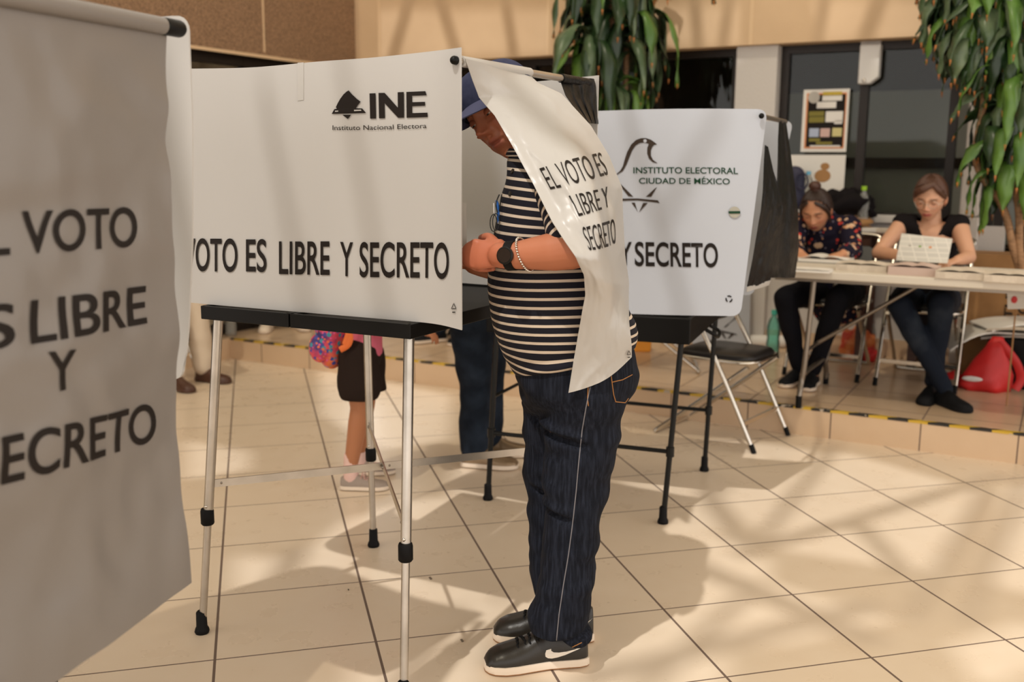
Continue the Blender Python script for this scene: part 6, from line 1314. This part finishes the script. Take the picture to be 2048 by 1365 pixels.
for k, (dx, dy, rt, w_, d_, bend, m_, lb) in enumerate(((-.02, .02, .1, .46, .36, .02, 'paper_g', 'grey sheet at the bottom of the loose paper pile, right edge'), (-.19, -.02, .35, .50, .34, .10, 'paper', 'large white sheet drooping left off the black crate'), (-.10, .06, .2, .46, .34, .05, 'paper', 'white sheet with curled edge in the middle of the loose paper pile'), (.02, -.08, -.15, .42, .30, .02, 'paper_w', 'cream folder on the front of the loose paper pile'), (-.05, .03, .45, .44, .32, .035, 'paper', 'topmost white sheet of the loose paper pile at the right edge'))):
    e1 = WD*math.cos(rt)+BK*math.sin(rt); e2 = BK*math.cos(rt)-WD*math.sin(rt); c_ = bn+V(.06, .05, 0)+WD*dx+BK*dy+V(0, 0, .288+.016*k)
    fn = lambda s, t, c_=c_, e1=e1, e2=e2, w_=w_, d_=d_, bend=bend: c_+e1*(s-.5)*w_+e2*(t-.5)*d_-V(0, 0, 1)*bend*max(0, .45-s)**2*5+V(0, 0, .004*math.sin(s*5+t*3))
    mb = MB(); mb.sheet(fn, np.linspace(0, 1, 16), np.linspace(0, 1, 8), .008); o = mb.build('loose_sheet', MT[m_], auto=60); tag(o, lb, 'paper', 'loose papers on the black crate')
rb = fl(1966, 779, PZ); mb = MB(); R = []
for z, rx, ry, ox in ((0, .125, .08, 0), (.03, .138, .09, -.01), (.09, .118, .075, .01), (.16, .085, .05, .03), (.23, .05, .03, .045), (.29, .026, .013, .05)): R.append([rb+WD*(ox+rx*math.cos(q)*(1+.12*math.sin(3*q+z*20)))+BK*(ry*math.sin(q)*(1+.15*math.sin(5*q+z*30)))+V(0, 0, z) for q in np.linspace(0, 2*PI, 36, endpoint=False)])
rbt = thing('shopping_bag', rb, 'red plastic bag slumped on the platform beside the black crate', 'bag'); mb.rings(R); me = mb.mesh('bag'); part('bag', me, MT['redp'], rbt)
mb = MB(); mb.sheet(lambda s, t: rb+WD*(-.16-.13*s)+BK*(-.02+.10*(t-.5)*(1-.5*s))+V(0, 0, .05-.03*s+.035*math.sin(PI*t)*(1-s)), np.linspace(-.3, 1, 10), np.linspace(0, 1, 10), .004); mb.build('loose_flap', MT['redp'], rbt, auto=80)
mb = MB(); mb.tube(spline([rb+WD*.05+V(0, -.02, .27), rb+WD*.13+V(0, -.03, .17), rb+WD*.165+V(0, -.02, .08), rb+WD*.14+V(0, -.03, .02)], 6), .014, 8, sx=1.5, sy=.4); mb.build('handle', MT['redp'], rbt)
mb = MB(); mb.ell(rb+WD*-.05-BK*.10+V(0, 0, .07), (.05, .006, .014), (WD, BK, (0, 0, 1))); mb.build('white_print', MT['wht'], rbt)
cd = unp(2034, 592, .55); mb = MB(); mb.box(cd, (.085, .003, .13), (nrm(WD+V(0, 0, .1)), WN, nrm(V(0, 0, 1)-WD*.1))); o = mb.build('small_card', MT['paper'], smooth=False); tag(o, 'small white card with red spot in front of the cardboard box', 'card'); mb = MB(); mb.ell(cd+WN*.003-V(0, 0, .02)-WD*.01, (.014, .002, .018), (WD, WN, (0, 0, 1))); mb.build('red_spot', MT['redp'], o)
mb = MB(); mb.tube([V(cd[0], cd[1], PZ)+BK*.01, cd+BK*.006-V(0, 0, .0)], .004, 8); mb.build('card_stick', MT['card'], o)
# pieces of litter on the near floor
for (u, v), lb, ln in (((861, 1158), 'small grey paper scrap on the tiles right of the front booth leg', .016), ((697, 1181), 'tiny dark crumb on the tiles in front of the INE booth', .006), ((924, 1283), 'tiny dark scraps on the tiles left of the black sneakers', .014)):
    p = fl(u, v); mb = MB(); mb.box(p+V(0, 0, .0016), (ln*.4, ln, .003), (nrm(V(1, .4, 0)), nrm(V(-.4, 1, 0)), V(0, 0, 1))); tag(mb.build('litter', MT['steel_dk'] if ln > .01 else MT['rubber'], smooth=False), lb, 'litter')

# ---- dracaena plants
def leaf_mat(name, a, b_):
    m = mat(name, a, .32, var=(6, b_, .4, .65), spec=.45); return m
MT['leaf'] = leaf_mat('glossy green leaf', (.045, .085, .035), (.14, .19, .10)); MT['leaf_d'] = leaf_mat('dark green leaf', (.012, .030, .010), (.03, .065, .02)); MT['leaf_l'] = leaf_mat('light green leaf', (.11, .22, .035), (.06, .14, .025)); MT['tip'] = mat('dry leaf tip', (.45, .16, .04), .8)
MT['cane'] = mat('tan cane bark', (.36, .20, .10), .8, var=(30, (.22, .12, .06), .4, .7, (1, 1, 3)))
def leaf(mb, p, az, up, L, w, droop, rnd, tipb):
    D = V(math.cos(az), math.sin(az), 0); S = V(-D[1], D[0], 0); P = []; n = 14; q = np.array(p, float); a = up; ph = rnd.random()*6; tw = rnd.uniform(-.5, .5); Rr = []
    for i in range(n+1):
        t = i/n; ww = w*(math.sin(PI*min(1, t*.93+.07))**.6)*(1 if t < .75 else (1-t)/.25*.9+.1); s2 = S*math.cos(tw*t*2)+V(0, 0, math.sin(tw*t*2)); nn = nrm(np.cross(S, D*math.cos(a)+V(0, 0, math.sin(a))))
        wob = .13*w*math.sin(t*15+ph); Rr.append((q-s2*ww/2+nn*wob, q-nn*ww*.16, q+s2*ww/2-nn*wob)); q = q+(D*math.cos(a)+V(0, 0, math.sin(a)))*L/n; a = max(-1.52, a-droop/n*(1.6 if t < .4 else .7))
    vs = [x for r in Rr for x in r]; mb.add(vs, [(i*3+j, i*3+j+1, (i+1)*3+j+1, (i+1)*3+j) for i in range(n) for j in (0, 1)])
    if tipb is not None: e = Rr[-1][1]; d = nrm(Rr[-1][1]-Rr[-2][1]); tipb.tube([e-d*.02, e+d*.012], [.006, .001], 6)
def dracaena(root, canes, crowns, label, seed, pot=True):
    rnd = random.Random(seed); t = thing('potted_dracaena', root, label, 'plant', None)
    if pot: mb = MB(); mb.lathe(root, [(0, 0), (.09, 0), (.12, .26), (.13, .28), (.115, .28), (.105, .24), (0, .24)], n=28); mb.build('pot', MT['brown_l'], t); mb = MB(); mb.lathe(root, [(0, .2), (.104, .238), (0, .255)], n=24); mb.build('soil', MT['dark'], t)
    for c in canes: mb = MB(); mb.tube(spline(c, 6), [.021-.005*k/(len(c)*6) for k in range((len(c)-1)*6+1)], 12); mb.build('cane', MT['cane'], t)
    for mset, sel in (('leaf', 0), ('leaf_d', 1), ('leaf_l', 2)):
        mb = MB(); tb_ = MB(); rnd2 = random.Random(seed*7+sel)
        for (c, n, L, w, azr, hh, lt) in crowns:
            k = int(n*(.46, .40, .14)[sel] if not lt else n*(.3, .1, .6)[sel])
            for _ in range(k): leaf(mb, V(*c)+V(rnd2.uniform(-.06, .06), rnd2.uniform(-.06, .06), rnd2.uniform(-hh, hh)), rnd2.uniform(*azr), rnd2.uniform(-.25, 1.0), L*rnd2.uniform(.75, 1.15), w*rnd2.uniform(.75, 1.2), rnd2.uniform(1.8, 3.2), rnd2, tb_)
        if mb.v:
            f_ = mb.build('foliage', MT[mset], t, auto=0); f_['kind'] = 'stuff'; q = f_.modifiers.new('thickness', 'SOLIDIFY'); q.thickness = .0012
            if tb_.v: tb_.build('leaf_tips', MT['tip'], t, auto=0)['kind'] = 'stuff'
rp = wall(wa(1222, 150, .75)[0], .75, PZ)
dracaena(rp, [[rp+V(0, 0, .2), rp+V(.03, 0, 1.0), rp+V(.0, .02, 1.9), rp+V(.0, 0, 2.55)], [rp+V(.05, .03, .2), rp+V(.08, .05, 1.0), rp+V(.1, .04, 1.95)]], [(rp+V(.0, 0, 2.42), 52, .72, .105, (0, 2*PI), .2, 0), (rp+V(.08, .0, 2.0), 32, .60, .095, (0, 2*PI), .15, 0), (rp+V(-.08, .0, 1.95), 30, .58, .095, (0, 2*PI), .12, 0), (rp+V(.06, -.02, 1.70), 12, .40, .06, (0, 2*PI), .08, 1)], 'hanging green dracaena in front of the peach wall, above the second booth', 3)
rq = unp(2135, 640, 1.37); rq = V(rq[0], rq[1], PZ)
tp = lambda u, v, b=1.02: unp(u, v, b)
dracaena(rq, [[rq+V(0, 0, .2)-WD*.03, tp(2040, 540), tp(2008, 420), tp(1962, 350), tp(1952, 300), tp(1968, 200), tp(1985, 20)], [rq+V(.02, 0, .2), tp(2050, 560), tp(2038, 430), tp(2030, 330), tp(2035, 120)]],
         [(tp(1985, -70), 60, .46, .10, (0, 2*PI), .22, 0), (tp(2040, -60), 60, .50, .10, (0, 2*PI), .26, 0), (tp(1932, -30), 60, .36, .095, (0, 2*PI), .18, 0), (tp(1950, 30), 50, .36, .095, (0, 2*PI), .14, 0), (tp(1990, 40), 60, .38, .095, (0, 2*PI), .16, 0), (tp(2030, 80), 60, .40, .095, (0, 2*PI), .2, 0), (tp(2045, 165, .90), 9, .40, .085, (2.4, 4.4), .04, 1), (tp(2022, 345), 14, .34, .085, (0, 2*PI), .06, 1), (tp(2015, 240), 34, .38, .085, (0, 2*PI), .16, 0), (tp(2035, 300), 30, .38, .085, (0, 2*PI), .16, 0)], 'large dark green dracaena with tan canes at the right picture edge', 5)
